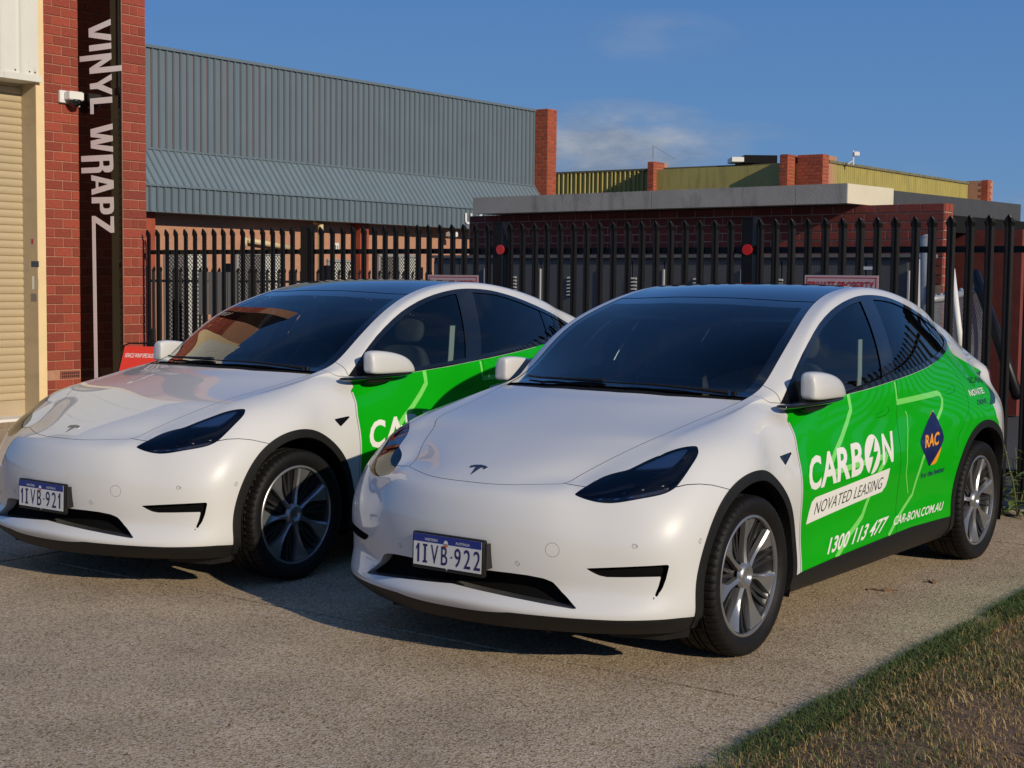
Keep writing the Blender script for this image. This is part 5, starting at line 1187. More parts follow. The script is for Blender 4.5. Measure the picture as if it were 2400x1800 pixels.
def make_grass():
    e = (EDGE - J0).dot(U)
    # soil sheet, gently uneven
    nx, ny = 90, 150; vs = []; fs = []
    for i in range(nx + 1):
        for k in range(ny + 1):
            a = e + .02 + (i / nx) ** 1.3 * 9; b = -9 + k / ny * 15.5
            hgt = -.012 + .022 * min(1, (a - e) / .4) + .008 * math.sin(a * 6 + b * 2) * math.sin(b * 5.3) + random.uniform(-.004, .004)
            vs.append(uv(a, b, hgt))
    for i in range(nx):
        for k in range(ny): p = i * (ny + 1) + k; fs.append((p, p + ny + 1, p + ny + 2, p + 1))
    mesh_obj('verge', vs, fs, EARTH, smooth=True)['kind'] = 'structure'
    # blades: short bent ribbons, dry and green mixed
    def blades(n, amin, amax, bmin, bmax, name, m, hmin, hmax, dens):
        A = RNG.uniform(0, 1, n) ** 1.0 * (amax - amin) + amin; B = RNG.uniform(bmin, bmax, n)
        k = dens(A, B) > RNG.uniform(0, 1, n); A, B = A[k], B[k]; n = len(A)
        if n == 0: return
        Pt = np.array(J0)[None] + A[:, None] * np.array(U)[None] + B[:, None] * np.array(Vv)[None]; Pt[:, 2] = .004
        h = RNG.uniform(hmin, hmax, n); th = RNG.uniform(0, 2 * math.pi, n); lean = RNG.uniform(.3, 1.6, n) * h; w = RNG.uniform(.0011, .0022, n)
        d = np.stack([np.cos(th), np.sin(th), 0 * th], 1); sd = np.stack([-np.sin(th), np.cos(th), 0 * th], 1)
        p0 = Pt; p1 = Pt + d * (lean * .35)[:, None] + np.array([0, 0, 1]) * (h * .6)[:, None]; p2 = Pt + d * lean[:, None] + np.array([0, 0, 1]) * (h * RNG.uniform(.5, 1.0, n))[:, None]
        W = sd * w[:, None]; co = np.stack([p0 - W, p0 + W, p1 - W * .8, p1 + W * .8, p2], 1).reshape(-1, 3); b0 = np.arange(n)[:, None] * 5
        tri = np.concatenate([b0 + [0, 1, 3], b0 + [0, 3, 2], b0 + [2, 3, 4]]).reshape(-1, 3)
        me = tri_mesh(name, co, tri, m); tag(link(bpy.data.objects.new(name, me)), kind='stuff')
    def patch(A, B, s, o):
        return .5 + .5 * np.sin(A * s + o) * np.sin(B * s * .8 + o * 2) + .25 * np.sin(A * s * 2.7 + B * 1.9 * s + o)
    G1 = mat('green_grass', (.075, .105, .022), rough=.7, var=.35, scale=20); G2 = mat('dry_grass', (.30, .195, .075), rough=.8, var=.3, scale=30); G3 = mat('straw_grass', (.42, .30, .13), rough=.8, var=.25, scale=40)
    edge_bias = lambda A: np.clip(1.2 - (A - e) * .9, .12, 1)
    blades(150000, e - .03, e + 2.6, -3.2, 4.5, 'green_grass', G1, .015, .050, lambda A, B: edge_bias(A) * np.clip(patch(A, B, 3.1, .4), 0, 1) * .8)
    blades(170000, e + .0, e + 3.4, -3.2, 4.5, 'dry_grass', G2, .012, .038, lambda A, B: np.clip(.35 + .5 * patch(A, B, 2.3, 1.9), 0, 1))
    blades(45000, e + .02, e + 3.4, -3.2, 4.5, 'straw_grass', G3, .02, .055, lambda A, B: np.clip(.15 + .5 * patch(A, B, 4.1, 3.2), 0, 1))
    blades(60000, e - .05, e + .12, -4, 5.5, 'edge_grass', G1, .012, .045, lambda A, B: np.clip(.2 + .7 * patch(A * 0, B, 6.1, 1.2), 0, 1))
make_grass()
# ------------------------------------------------------------------ palisade fences
def picket_mesh(h, name='picket'):
    """W-section pale with a pointed, forward-bent tip"""
    w = .034; sec = [(-w, .0), (-w * .55, .012), (0, .003), (w * .55, .012), (w, .0)]
    levels = [(0, 0, 1), (h - .20, 0, 1), (h - .085, .0, 1.0), (h - .055, -.006, 1.25), (h - .03, -.012, .9), (h, -.018, .05)]
    vs = []; fs = []
    for z, off, k in levels:
        for x, y in sec: vs.append((x * k, -y - off * -1, z))
    n = len(sec)
    for i in range(len(levels) - 1):
        for j in range(n - 1): fs.append((i * n + j, i * n + j + 1, (i + 1) * n + j + 1, (i + 1) * n + j))
    b = len(vs); vs += [(x, y + .003, z) for x, y, z in vs]; fs += [tuple(v + b for v in reversed(f)) for f in fs]
    me = bpy.data.meshes.new(name); me.from_pydata(vs, [], fs); me.materials.append(STEEL_BLACK); return me
FENCE = Face((3.61, 10.66), (-.792, .610), (-.610, -.792))      # u runs away to the left
def make_fence():
    root = thing('palisade_fence', 'tall black steel palisade fence with pointed pickets right behind both white cars', 'fence', (3.61, 10.66, 0))
    pm = picket_mesh(2.06); t0, t1 = -5.6, 9.75; posts = [FENCE.at(x, 585)[0] for x in (719.7, 1172.5, 1757)] + [FENCE.at(2490, 585)[0], FENCE.at(2490, 585)[0] - 3.1]
    # pickets where the photo shows them
    xs = [340 + v / 2.212 for v in (30, 78, 125, 172, 222, 270, 318, 370, 418, 465, 518, 568, 622, 673, 724, 775, 870, 925, 982, 1037, 1090, 1145, 1200, 1255, 1310, 1368, 1427, 1483, 1543, 1605, 1665, 1725, 1788)] + [1201.2, 1229.2, 1258.6] + [1240 + v * .5244 for v in (88, 148, 208, 265, 325, 385, 450, 512, 575, 640, 705, 772, 838, 908, 1040, 1108, 1180, 1253, 1330, 1407, 1485, 1563, 1643, 1732, 1806, 1890, 1975, 2063, 2150)]
    ts = [FENCE.at(x, 590)[0] for x in xs]; last = min(ts); k = 1
    while last - k * .150 > t0: ts.append(last - k * .150); k += 1
    for t in ts:
        M = FENCE.M(t, .07, .030) @ Matrix.Rotation(math.pi, 4, 'Z') @ Matrix.Rotation(random.uniform(-.03, .03), 4, 'Z'); put('picket', pm, root, M)
    for z in (1.88, .26):
        mb = MB(); face_box(mb, FENCE, t0, t1, z - .024, z + .024, -.045, .016)
        o = mb.build('rail', STEEL_BLACK, None); o.parent = root; o.matrix_parent_inverse = root.matrix_basis.inverted()
    for p in posts:
        mb = MB(); face_box(mb, FENCE, p - .05, p + .05, -.05, 2.13, -.06, .045); face_box(mb, FENCE, p - .056, p + .056, 2.13, 2.145, -.066, .051)
        for z in (1.88, .26): face_box(mb, FENCE, p - .085, p + .085, z - .035, z + .035, .017, .026)
        o = mb.build('post', STEEL_BLACK, None); o.parent = root; o.matrix_parent_inverse = root.matrix_basis.inverted()
    # bolt heads on the rail
    RF = mat('red_reflector', (.55, .012, .008), rough=.35, coat=.5)
    for px, lab in ((1172, 'round red reflector on the fence post nearer the brick wall sign on the left'), (1751, 'round red reflector on the fence post behind the roof of the nearest car')):
        t, z = FENCE.at(px, 585, .06); c = FENCE.P(t, z, .05); mb = MB(); mb.tube([c, c + FENCE.n * .012], .044, 24); mb.tube([c + FENCE.n * .012, c + FENCE.n * .0135], .006, 8)
        o = mb.build('reflector', RF); tag(o, lab, 'reflector', 'red reflectors on the fence')
    for x0, x1, y0, lab in ((1002.8, 1120.8, 644, 'private property sign on the fence showing above the roof of the left car'), (1886.5, 2059.4, 644.6, 'private property sign on the fence showing above the roof of the nearest car')):
        s0, zt = FENCE.at(x0, y0, .055); s1, _ = FENCE.at(x1, y0, .055); sg = thing('warning_sign', lab, 'sign', tuple(FENCE.P(s0, zt - .45, .055)), 'private property signs'); W_ = abs(s1 - s0)
        M = frame2(FENCE.P(s0, zt - .45, .055), -FENCE.u, (0, 0, 1)); L0 = Matrix.Translation(sg.location).inverted() @ M
        def pt(name, a, b, c, d, z0, z1, m):
            mb = MB(); mb.box((a, b, z0), (c, d, z1), L0); return mb.build(name, m, sg)
        pt('sign_panel', 0, 0, W_, .45, -.004, .0, mat('pale_pink_sign', (.48, .36, .38), rough=.5))
        b_ = .016; w_ = .007
        for a in ((b_, b_, W_ - b_, b_ + w_), (b_, .45 - b_ - w_, W_ - b_, .45 - b_), (b_, b_, b_ + w_, .45 - b_), (W_ - b_ - w_, b_, W_ - b_, .45 - b_), (b_, .30, W_ - b_, .30 + .005)): pt('sign_border', a[0], a[1], a[2], a[3], .0005, .0015, SIGN_RED)
        flat_text('lettering', 'PRIVATE PROPERTY', L0, .032, .335, W_ - .064, .068, SIGN_RED, sg, .015, .003)
make_fence()
def make_back_fence():
    F2 = Face((-6.0, 26.0), (.598, .802), (.802, -.598))
    root = thing('low_palisade_fence', 'lower black palisade fence in the yard in front of the blue clad building', 'fence', (-6, 26, 0))
    pm = picket_mesh(1.70); t = .4 - 2.2
    while t < 11.3: put('picket', pm, root, F2.M(t, .07, .02) @ Matrix.Rotation(math.pi, 4, 'Z')); t += .150
    mb = MB(); face_box(mb, F2, -2, 11.3, 1.50, 1.545, -.04, .01); face_box(mb, F2, -2, 11.3, .25, .30, -.04, .01)
    for p in (-1.6, 1.35, 3.9, 6.7, 9.4, 11.3): face_box(mb, F2, p - .06, p + .06, 0, 1.85, -.07, .05)
    o = mb.build('frame', STEEL_BLACK, None); o.parent = root; o.matrix_parent_inverse = root.matrix_basis.inverted()
    # grey boards hung on it
    p = wp(464, 637, 25.0); q = wp(556, 637, 25.0); z0 = wp(464, 737, 25.0).z; b = thing('grey_boards', 'grey sheet metal panel behind the fence pickets at the left', 'panel', tuple(p))
    Fb = Face((p.x, p.y), (q - p).xy.to_3d(), (.2, -1, 0)); w = (q - p).length; k = 4
    for i in range(k):
        mb = MB(); mb.box((i * w / k + .004, 0, z0), ((i + 1) * w / k - .004, .03, p.z), Fb.M()); o = mb.build('sheet', CABINET, None); o.parent = b; o.matrix_parent_inverse = b.matrix_basis.inverted()
make_back_fence()
def reparent(o, root): o.parent = root; o.matrix_parent_inverse = root.matrix_basis.inverted(); return o
# ------------------------------------------------------------------ left workshop: brick pier, roller door, sign
D_ = Vector((.598, .802, 0)); N_ = Vector((.802, -.598, 0)); P1 = Vector((-4.15, 16.70, 0))
def rib_sheet(F, s0, s1, z0, z1, m, name, parent, pitch=.2, rw=.030, rd=.028, d=0.0, top=None, slope=None, groove=0.0):
    """one profiled cladding sheet: flat pans with trapezoid ribs; slope gives the outward offset of the lower edge"""
    prof = []; s = s0
    while s < s1 - 1e-4:
        e_ = min(s + pitch, s1); prof += [(s, 0)] + ([(max(s, e_ - rw - .048), 0), (max(s, e_ - rw - .047), -groove), (max(s, e_ - rw - .026), -groove)] if groove else []) + [(max(s, e_ - rw - .024), 0), (max(s, e_ - rw - .008), rd), (max(s, e_ - .016), rd), (e_ - .001, 0)]; s = e_
    vs = []; n = len(prof)
    for z, k in ((z0, 1), (z1, 0)):
        for a, b in prof: vs.append(tuple(F.P(a, z, d + b + (slope or 0) * k)))
    fs = [(i, i + 1, n + i + 1, n + i) for i in range(n - 1)]
    o = mesh_obj(name, vs, fs, m); return reparent(o, parent)
def workshop():
    root = thing('workshop_building', 'red brick workshop with beige roller door and white cladding at the left edge', 'building', tuple(P1))
    pier = Face(P1, -D_, N_)                    # pier front, s runs back towards the camera side (left)
    w = .325; bm_ = brick_mesh('brick', BRICK_RED)
    def bx(name, F, s0, s1, z0, z1, d0, d1, m): mb = MB(); face_box(mb, F, s0, s1, z0, z1, d0, d1); return reparent(mb.build(name, m), root)
    bx('wall', pier, 0, w, -.1, 7, -.758, -.004, MORTAR)
    lay_bricks(pier, 0, w, 0, 5.35, bm_, root, bond='pier', depth=.02)
    # pier side facing the camera (carries the sign)
    side = Face(P1 - D_ * w, -N_, -D_)          # s runs from the pier's outer corner inwards
    seg = Face(P1 - D_ * w - N_ * .758, -D_, N_)
    bx('wall', seg, 0, .473, -.1, 7, -.4, -.004, MORTAR)
    lay_bricks(seg, 0, .473, 0, 5.35, bm_, root, depth=.02, skip=lambda a, b, z: .42 < z < .53 and a < .30)
    vb = MB(); 
    face_box(vb, seg, .03, .30, .435, .525, -.02, .004)
    reparent(vb.build('air_vent', mat('vent_terracotta', (.25, .07, .05), rough=.8)), root)
    hb = MB()
    for r in range(2):
        for c in range(9): face_box(hb, seg, .045 + c * .027, .060 + c * .027, .450 + r * .035, .472 + r * .035, .0045, .0050)
    reparent(hb.build('vent_hole', DARK), root)
    # cream jamb face as sunlit; reveal's duller beige has the grazing light painted in
    bx('jamb', seg, .473, .579, -.05, 7, -.30, .004, CREAM)
    jr = Face(seg.P(.579, 0, .004), -N_, -D_)
    bx('reveal', jr, .003, .285, -.05, 3.9, -.05, .002, BEIGE)
    # roller door slats
    door = Face(jr.P(.285, 0, 0), -D_, N_); pitch = .0853; z = .20
    smesh = []
    n = 6; prof = [(0, 0), (.004, .010), (.012, .0165), (.045, .020), (.073, .0165), (.081, .010), (.0853, 0)]
    vs = []; fs = []
    for x in (0, 3.2):
        for zz, y in prof: vs.append((x, y, zz))
    k = len(prof)
    for i in range(k - 1): fs.append((i, k + i, k + i + 1, i + 1))
    sm_ = bpy.data.meshes.new('slat'); sm_.from_pydata(vs, [], fs); sm_.materials.append(mat('roller_door_beige', (.47, .38, .235), rough=.45, var=.06, scale=2, rand=.03)); 
    sm_.polygons.foreach_set('use_smooth', [True] * len(fs))
    dr = link(bpy.data.objects.new('roller_door', None), root); dr.matrix_parent_inverse = root.matrix_basis.inverted()
    while z < 4.0:
        o = link(bpy.data.objects.new('slat', sm_), dr); o.matrix_basis = door.M(-.02, z, 0); z += pitch
    bx('door_bottom_rail', door, -.02, 3.2, .03, .20, -.03, .018, BEIGE); bx('door_sill', door, -.3, 3.4, -.03, .03, -.05, .34, WHITE)
    bx('wall', door, -.35, 3.4, -.1, 7, -.40, -.10, DARK)
    # white cladding above the door with its bottom trim
    fas = Face(seg.P(.560, 0, .03), -D_, N_)
    s = 0
    while s < 3.2: rib_sheet(fas, s, min(s + .76, 3.2), 3.80, 7.2, WHITE_CLAD, 'cladding_sheet', root, pitch=.253, rw=.05, rd=.03); s += .76
    bx('cladding_trim', fas, -.012, 3.2, 3.73, 3.80, -.30, .040, WHITE_CLAD)
    # screws of the trim
    mb = MB()
    for a in (.05, .12, .19, .30, .62, .90): p = fas.P(a, 3.835, .002); mb.tube([p, p + N_ * .008], .008, 6)
    reparent(mb.build('screw', STEEL_BLACK), root)
    # stickers on the reveal
    def stick(px0, py0, px1, py1, m, name='sticker', k=.0035, txt=None):
        a = jr.at(px0, py0, k); b = jr.at(px1, py1, k); mb = MB(); face_box(mb, jr, min(a[0], b[0]), max(a[0], b[0]), min(a[1], b[1]), max(a[1], b[1]), k - .001, k); reparent(mb.build(name, m), root)
    stick(70, 557, 83, 577, mat('warning_sticker', (.40, .33, .27), rough=.5)); stick(73, 560, 78, 572, SIGN_RED, k=.0045)
    stick(73, 612, 91, 626, mat('blue_sticker', (.02, .04, .10), rough=.4)); stick(62, 610, 70, 634, mat('peeled_sticker', (.40, .34, .27), rough=.6)); stick(75, 647, 80, 678, WHITE); stick(82, 655, 90, 678, mat('torn_label', (.44, .38, .28), rough=.6)); stick(72, 688, 86, 707, mat('round_label', (.20, .17, .16), rough=.6))
    return pier, side, seg
PIER, SIDE, SEG = workshop()
def wall_sign():
    root = thing('wall_sign', 'tall black gloss sign with VINYL WRAPZ in vertical silver letters on brick pier', 'sign', tuple(SIDE.P(.38, 2.5, .02)))
    PANEL = mat('black_acrylic', (.006, .003, .003), rough=.04, spec=.22); LET = mat('silver_lettering', (.80, .74, .74), rough=.45)
    mb = MB(); face_box(mb, SIDE, .012, .750, .02, 7, .006, .020); reparent(mb.build('sign_panel', PANEL), root)
    d = .0225
    def poly(pts, z=0.0):
        q = [SIDE.at(x / 6.144 + ox, y / 6.144 + oy, d) for x, y in pts]
        vs = [tuple(SIDE.P(a, b, d)) for a, b in q]; vb = [tuple(SIDE.P(a, b, d - .002)) for a, b in q]; n = len(vs)
        bm = bmesh.new(); top = [bm.verts.new(v) for v in vs]; bot = [bm.verts.new(v) for v in vb]
        f = bm.faces.new(top); 
        for i in range(n): bm.faces.new((top[i], top[(i + 1) % n], bot[(i + 1) % n], bot[i]))
        bm.normal_update(); bmesh.ops.triangulate(bm, faces=[f], ngon_method='EAR_CLIP'); bmesh.ops.recalc_face_normals(bm, faces=bm.faces)
        me = bpy.data.meshes.new('letter'); bm.to_mesh(me); bm.free(); me.materials.append(LET); reparent(link(bpy.data.objects.new('letter', me)), root)
    ox, oy = 0, 0
    poly([(1590, 272), (1592, 358), (1345, 466), (1595, 495), (1598, 582), (1277, 538), (1275, 412)])                    # V
    poly([(1282, 655), (1597, 615), (1600, 700), (1284, 742)])                                                                 # I
    poly([(1145, 815), (1600, 762), (1602, 850), (1420, 972), (1750, 938), (1752, 1018), (1290, 1065), (1286, 985), (1480, 855), (1147, 892)])   # N
    poly([(1292, 1208), (1400, 1190), (1603, 1064), (1606, 1148), (1470, 1220), (1608, 1278), (1612, 1362), (1404, 1280), (1296, 1286)])   # Y
    poly([(1296, 1420), (1612, 1390), (1614, 1478), (1345, 1500), (1347, 1642), (1300, 1645)])                                  # L
    oy = 250
    poly([(1302, 325), (1617, 242), (1620, 325), (1380, 385), (1620, 418), (1622, 495), (1385, 545), (1624, 572), (1626, 650), (1308, 600), (1305, 492), (1470, 455), (1304, 437)])   # W
    R_ = [(1168, 713), (1622, 688), (1630, 850), (1625, 905), (1600, 935), (1560, 946), (1510, 943), (1470, 905), (1455, 935), (1425, 950), (1172, 960), (1171, 882), (1400, 873), (1425, 866), (1435, 845), (1434, 785), (1170, 795)]
    poly(R_)
    ox, oy = 0, 250
    poly([(1313, 985), (1632, 1060), (1635, 1178), (1320, 1272), (1318, 1192), (1380, 1172), (1378, 1074), (1315, 1062)])      # A
    poly([(1320, 1305), (1634, 1300), (1638, 1460), (1630, 1510), (1600, 1540), (1550, 1550), (1490, 1548), (1455, 1522), (1440, 1480), (1438, 1390), (1320, 1393)])   # P
    oy = 500
    poly([(1322, 38), (1368, 38), (1590, 185), (1592, 42), (1637, 42), (1642, 278), (1592, 280), (1372, 130), (1410, 2540), (1362, 2540)])   # Z with its long tail
    # letter counters show the panel again
    PAN2 = PANEL
    def hole(pts):
        q = [SIDE.at(x / 6.144 + ox, y / 6.144 + oy, d) for x, y in pts]; vs = [tuple(SIDE.P(a, b, d + .0012)) for a, b in q]
        o = mesh_obj('letter_counter', vs, [tuple(range(len(vs)))], PAN2); reparent(o, root)
    oy = 250
    hole([(1485, 780), (1578, 778), (1582, 835), (1565, 850), (1505, 852), (1488, 840)]); hole([(1418, 1085), (1555, 1115), (1420, 1158)]); hole([(1485, 1392), (1585, 1390), (1587, 1440), (1570, 1462), (1510, 1465), (1487, 1445)])
wall_sign()
def wall_light():
    s0, z1 = SEG.at(135, 211, .0); s1, z0 = SEG.at(181, 246, .0); a, b = min(s0, s1), max(s0, s1)
    root = thing('security_light', 'white box security light with a black lamp under it on the brick wall', 'light', tuple(SEG.P(a, z0, 0)))
    mb = MB(); mb.bevbox((a, .004, z0), (b, .045, z1), .008, SEG.M()); reparent(mb.build('back_plate', WHITE), root)
    mb = MB(); mb.bevbox((a + .015, .045, z0 + .03), (b - .05, .155, z1 - .01), .012, SEG.M()); reparent(mb.build('housing', WHITE), root)
    c = SEG.P((a + b) / 2 - .02, z0 + .02, .10); mb = MB(); mb.tube([c + Vector((0, 0, .02)), c - Vector((0, 0, .01)), c - Vector((0, 0, .045)), c - Vector((0, 0, .065))], [.075, .078, .055, .02], 16); reparent(mb.build('lamp', BLACK_GLOSS, None, True), root)
    c = SEG.P(a + .06, z0 + .01, .10); mb = MB(); mb.tube([c, c - Vector((0, 0, .045))], .018, 10); reparent(mb.build('sensor', WHITE), root)
wall_light()
def a_frame():
    Y = 15.2; tl, tr, bl, br = wp(298, 812, Y), wp(380, 814, Y), wp(265, 930, Y - .45), wp(350, 930, Y - .45)
    root = thing('a_frame_sign', 'red and white A-frame board reading VEHICLE WRAP SPECIALISTS beside the brick pillar', 'sign', tuple(bl))
    u = (tr - tl).normalized(); v = (tl - bl); wid = (tr - tl).length; hgt = v.length; M = frame2(bl, u, v - u * v.dot(u))
    L0 = Matrix.Translation(bl).inverted() @ M
    def bx(name, a, b, m): mb = MB(); mb.box(a, b, L0); return mb.build(name, m, root)
    rh = hgt * .50
    bx('white_panel', (0, 0, 0), (wid, rh, .004), WHITE); mb = MB(); mb.prism([(0, rh - .045), (wid, rh + .01), (wid, hgt), (0, hgt)], .0, .006, L0); mb.build('red_panel', mat('sign_bright_red', (.62, .035, .015), rough=.45), root)
    bx('divider', (wid * .38, 0, .0045), (wid * .39, rh - .03, .007), SIGN_RED)
    flat_text('lettering', 'VEHICLE WRAP SPECIALISTS', L0, wid * .05, hgt * .77, wid * .88, hgt * .085, WHITE, root, .006, .009, .15)
    mb = MB(); e = .012
    mb.tube([L0 @ Vector((-e, 0, 0)), L0 @ Vector((-e, hgt + .01, 0)), L0 @ Vector((wid * .1, hgt + .045, 0)), L0 @ Vector((wid * .9, hgt + .045, 0)), L0 @ Vector((wid + e, hgt + .01, 0)), L0 @ Vector((wid + e, 0, 0))], .009, 6)
    mb.tube([L0 @ Vector((wid * .55, hgt + .045, 0)), L0 @ Vector((wid * .65, hgt + .085, 0)), L0 @ Vector((wid * .80, hgt + .085, 0)), L0 @ Vector((wid * .9, hgt + .045, 0))], .008, 6)
    back = Vector((.25, .35, 0)); B = [L0 @ Vector((wid, hgt, 0)), L0 @ Vector((wid, hgt, 0)) + back + Vector((0, 0, -hgt * .95)), L0 @ Vector((0, hgt, 0)) + back + Vector((0, 0, -hgt * .95)), L0 @ Vector((0, hgt, 0))]
    mb.add([tuple(b) for b in B] + [tuple(b + Vector((.02, .02, 0))) for b in B], [(0, 1, 2, 3), (7, 6, 5, 4), (0, 4, 5, 1), (3, 2, 6, 7)])
    mb.build('frame', STEEL_BLACK, root)
a_frame()
# ------------------------------------------------------------------ blue building behind the fence
def blue_building():
    O = Vector((-7.46, 30, 0)); F = Face(O, D_, N_); L_ = 13.38; s_start = -.55
    root = thing('blue_clad_building', 'long blue grey metal clad warehouse with ribbed awning over red brick wall', 'building', tuple(O))
    def bx(name, s0, s1, z0, z1, d0, d1, m, F_=F): mb = MB(); face_box(mb, F_, s0, s1, z0, z1, d0, d1); return reparent(mb.build(name, m), root)
    s = s_start; sw = .744
    while s < L_ - .02:
        e = min(s + sw, L_); rib_sheet(F, s, e, 4.16, 6.20, BLUE_CLAD, 'cladding_sheet', root, pitch=.186, rw=.022, rd=.034, groove=.03)
        rib_sheet(F, s, e, 3.40, 4.19, BLUE_ROOF, 'awning_sheet', root, pitch=.186, rw=.022, rd=.034, slope=.60, groove=.03)
        if e < 11.75: rib_sheet(F, s, e, 2.90, 3.42, BLUE_CLAD, 'fascia_sheet', root, pitch=.186, rw=.022, rd=.034, d=.60, groove=.03)
        s = e
    bx('parapet_cap', s_start, L_, 6.20, 6.26, -.25, .05, BLUE_CLAD); bx('flashing', s_start, L_, 4.165, 4.20, -.02, .05, BLUE_CLAD); bx('gutter', s_start, L_ + .1, 3.385, 3.425, .585, .645, BLUE_CLAD)
    bx('wall', s_start, L_, 0, 6.2, -7, -.02, BRICK_ORANGE); bx('soffit', s_start, 11.8, 2.88, 2.90, -.02, .60, BLUE_CLAD)
    bm_ = brick_mesh('orange_brick', BRICK_ORANGE)
    # brick wall under the awning
    bx('wall_mortar', s_start, L_, 0, 3.3, -.02, -.004, MORTAR)
    lay_bricks(F, s_start, L_, 1.3, 2.95, bm_, root, depth=.03, limit=0)
    for s0, s1 in ((-.55, -.02), (6.05, 6.35), (12.0, 12.45)):
        bx('pier', s0, s1, 0, 2.88, 0, .30, BRICK_ORANGE)
    # right-hand brick column
    cx = Face(F.P(L_, 0, .45), -N_, -D_); cy = Face(F.P(L_ + .42, 0, .45), -D_, N_)
    bx('column', L_, L_ + .42, 2.0, 6.26, -.4, .445, MORTAR)
    lay_bricks(cx, 0, .50, 3.9, 6.26, bm_, root, depth=.02); lay_bricks(cy, 0, .42, 3.9, 6.26, bm_, root, depth=.02)
    # screened doors and windows
    SCR = mat('white_screen_mesh', (.55, .56, .52), rough=.6); GREYD = mat('grey_door_leaf', (.16, .15, .15), rough=.6); FRM = mat('aluminium_frame', (.25, .25, .25), rough=.5)
    for px0, px1, py, kind in ((386, 480, 590, 0), (554, 664, 594, 0), (768, 830, 612, 1), (887, 980, 599, 0)):
        a, z1 = F.at(px0, py, .01); b, _ = F.at(px1, py, .01)
        fr = MB(); 
        for q in ((a - .03, a + .03), ((a + b) / 2 - .02, (a + b) / 2 + .02), (b - .03, b + .03)): face_box(fr, F, q[0], q[1], 0, z1, .0, .05)
        face_box(fr, F, a - .03, b + .03, z1 - .02, z1 + .05, .0, .05); reparent(fr.build('door_frame', FRM), root)
        mid = (a + b) / 2
        bx('door_leaf', a, mid, .05, z1, .002, .02, GREYD if kind == 0 else SCR); bx('door_leaf', mid, b, .05, z1, .002, .02, SCR)
        # diamond screen bars in front of the leaf
        bars = MB(); st = .085; H = z1 - .05; W_ = b - a
        for i in range(int((H + W_) / st) + 2):
            for sgn in (1, -1):
                # line z = c + sgn*x
                c = (.05 - (W_ if sgn > 0 else 0)) + i * st; pts = []
                for x in (0, W_):
                    z = c + sgn * x
                    pts.append((x, z))
                (x0, za), (x1, zb) = pts
                # clip to the opening
                t0, t1 = 0.0, 1.0; dz = zb - za
                for lim, s_ in ((.05, 1), (z1 - .02, -1)):
                    f0, f1 = s_ * (za - lim), s_ * (zb - lim)
                    if f0 < 0 and f1 < 0: t0, t1 = 1, 0
                    elif f0 < 0: t0 = max(t0, f0 / (f0 - f1))
                    elif f1 < 0: t1 = min(t1, f0 / (f0 - f1))
                if t1 - t0 < .01: continue
                p = F.P(a + x0 + (x1 - x0) * t0, za + dz * t0, .035); q = F.P(a + x0 + (x1 - x0) * t1, za + dz * t1, .035)
                bars.tube([p, q], .006, 3, caps=False)
        tag(reparent(bars.build('security_screen', STEEL_BLACK), root), kind='stuff')
    # cream pipes, number board and camera
    PIPE = mat('cream_pipe', (.62, .50, .30), rough=.5)
    a = F.at(580, 563, .12); b = F.at(688, 582, .12); mb = MB(); mb.tube([F.P(a[0], a[1], .12), F.P(b[0], b[1], .12)], .062, 12); mb.tube([F.P(a[0] - .08, a[1] - .15, .12), F.P(a[0] - .07, a[1] + .02, .12), F.P(a[0] + .02, a[1], .12)], .062, 10); reparent(mb.build('pipe', PIPE, None, True), root)
    a = F.at(751.5, 530, .36); mb = MB(); mb.tube([F.P(a[0], .5, .36), F.P(a[0], a[1] + .04, .36), F.P(a[0], a[1] + .10, .18)], .065, 12); reparent(mb.build('downpipe', PIPE, None, True), root)
    a, z1 = F.at(773.5, 569, .03); b, z0 = F.at(794.5, 590, .03); bx('number_board', a, b, z0, z1, .005, .03, WHITE)
    M = frame2(F.P(a, z0, .034), F.u, (0, 0, 1)); flat_text('lettering', '1/31', M, (b - a) * .1, (z1 - z0) * .30, (b - a) * .8, (z1 - z0) * .45, STEEL_BLACK, None, .02)
    reparent(COL.objects[-1] if COL.objects[-1].name.startswith('lettering') else COL.objects[-1], root)
    # blue sign board at the end of the fascia
    SB = mat('blue_sign_board', (.012, .055, .12), rough=.4); bx('sign_board', 11.75, L_ + .05, 2.88, 3.385, .55, .63, SB)
    a, z1 = F.at(1091, 499, .64); b, z0 = F.at(1104, 526, .64); M = frame2(F.P(a, z0, .634), F.u, (0, 0, 1)); o = flat_text('lettering', 'U', M, 0, 0, (b - a) * 1.25, (z1 - z0), WHITE, None, .03); reparent(o, root)
    a, z1 = F.at(1124, 499, .64); o = flat_text('lettering', 'a', frame2(F.P(a, z1 - .12, .634), F.u, (0, 0, 1)), 0, 0, .13, .15, WHITE, None, .03); reparent(o, root)
    # floodlight under the awning
    a, z1 = F.at(1044, 543, .30); b, z0 = F.at(1060, 556, .30); mb = MB(); mb.bevbox((a, .30, z0), (b, .50, z1), .02, F.M()); o = mb.build('floodlight', WHITE); reparent(o, root)
blue_building()
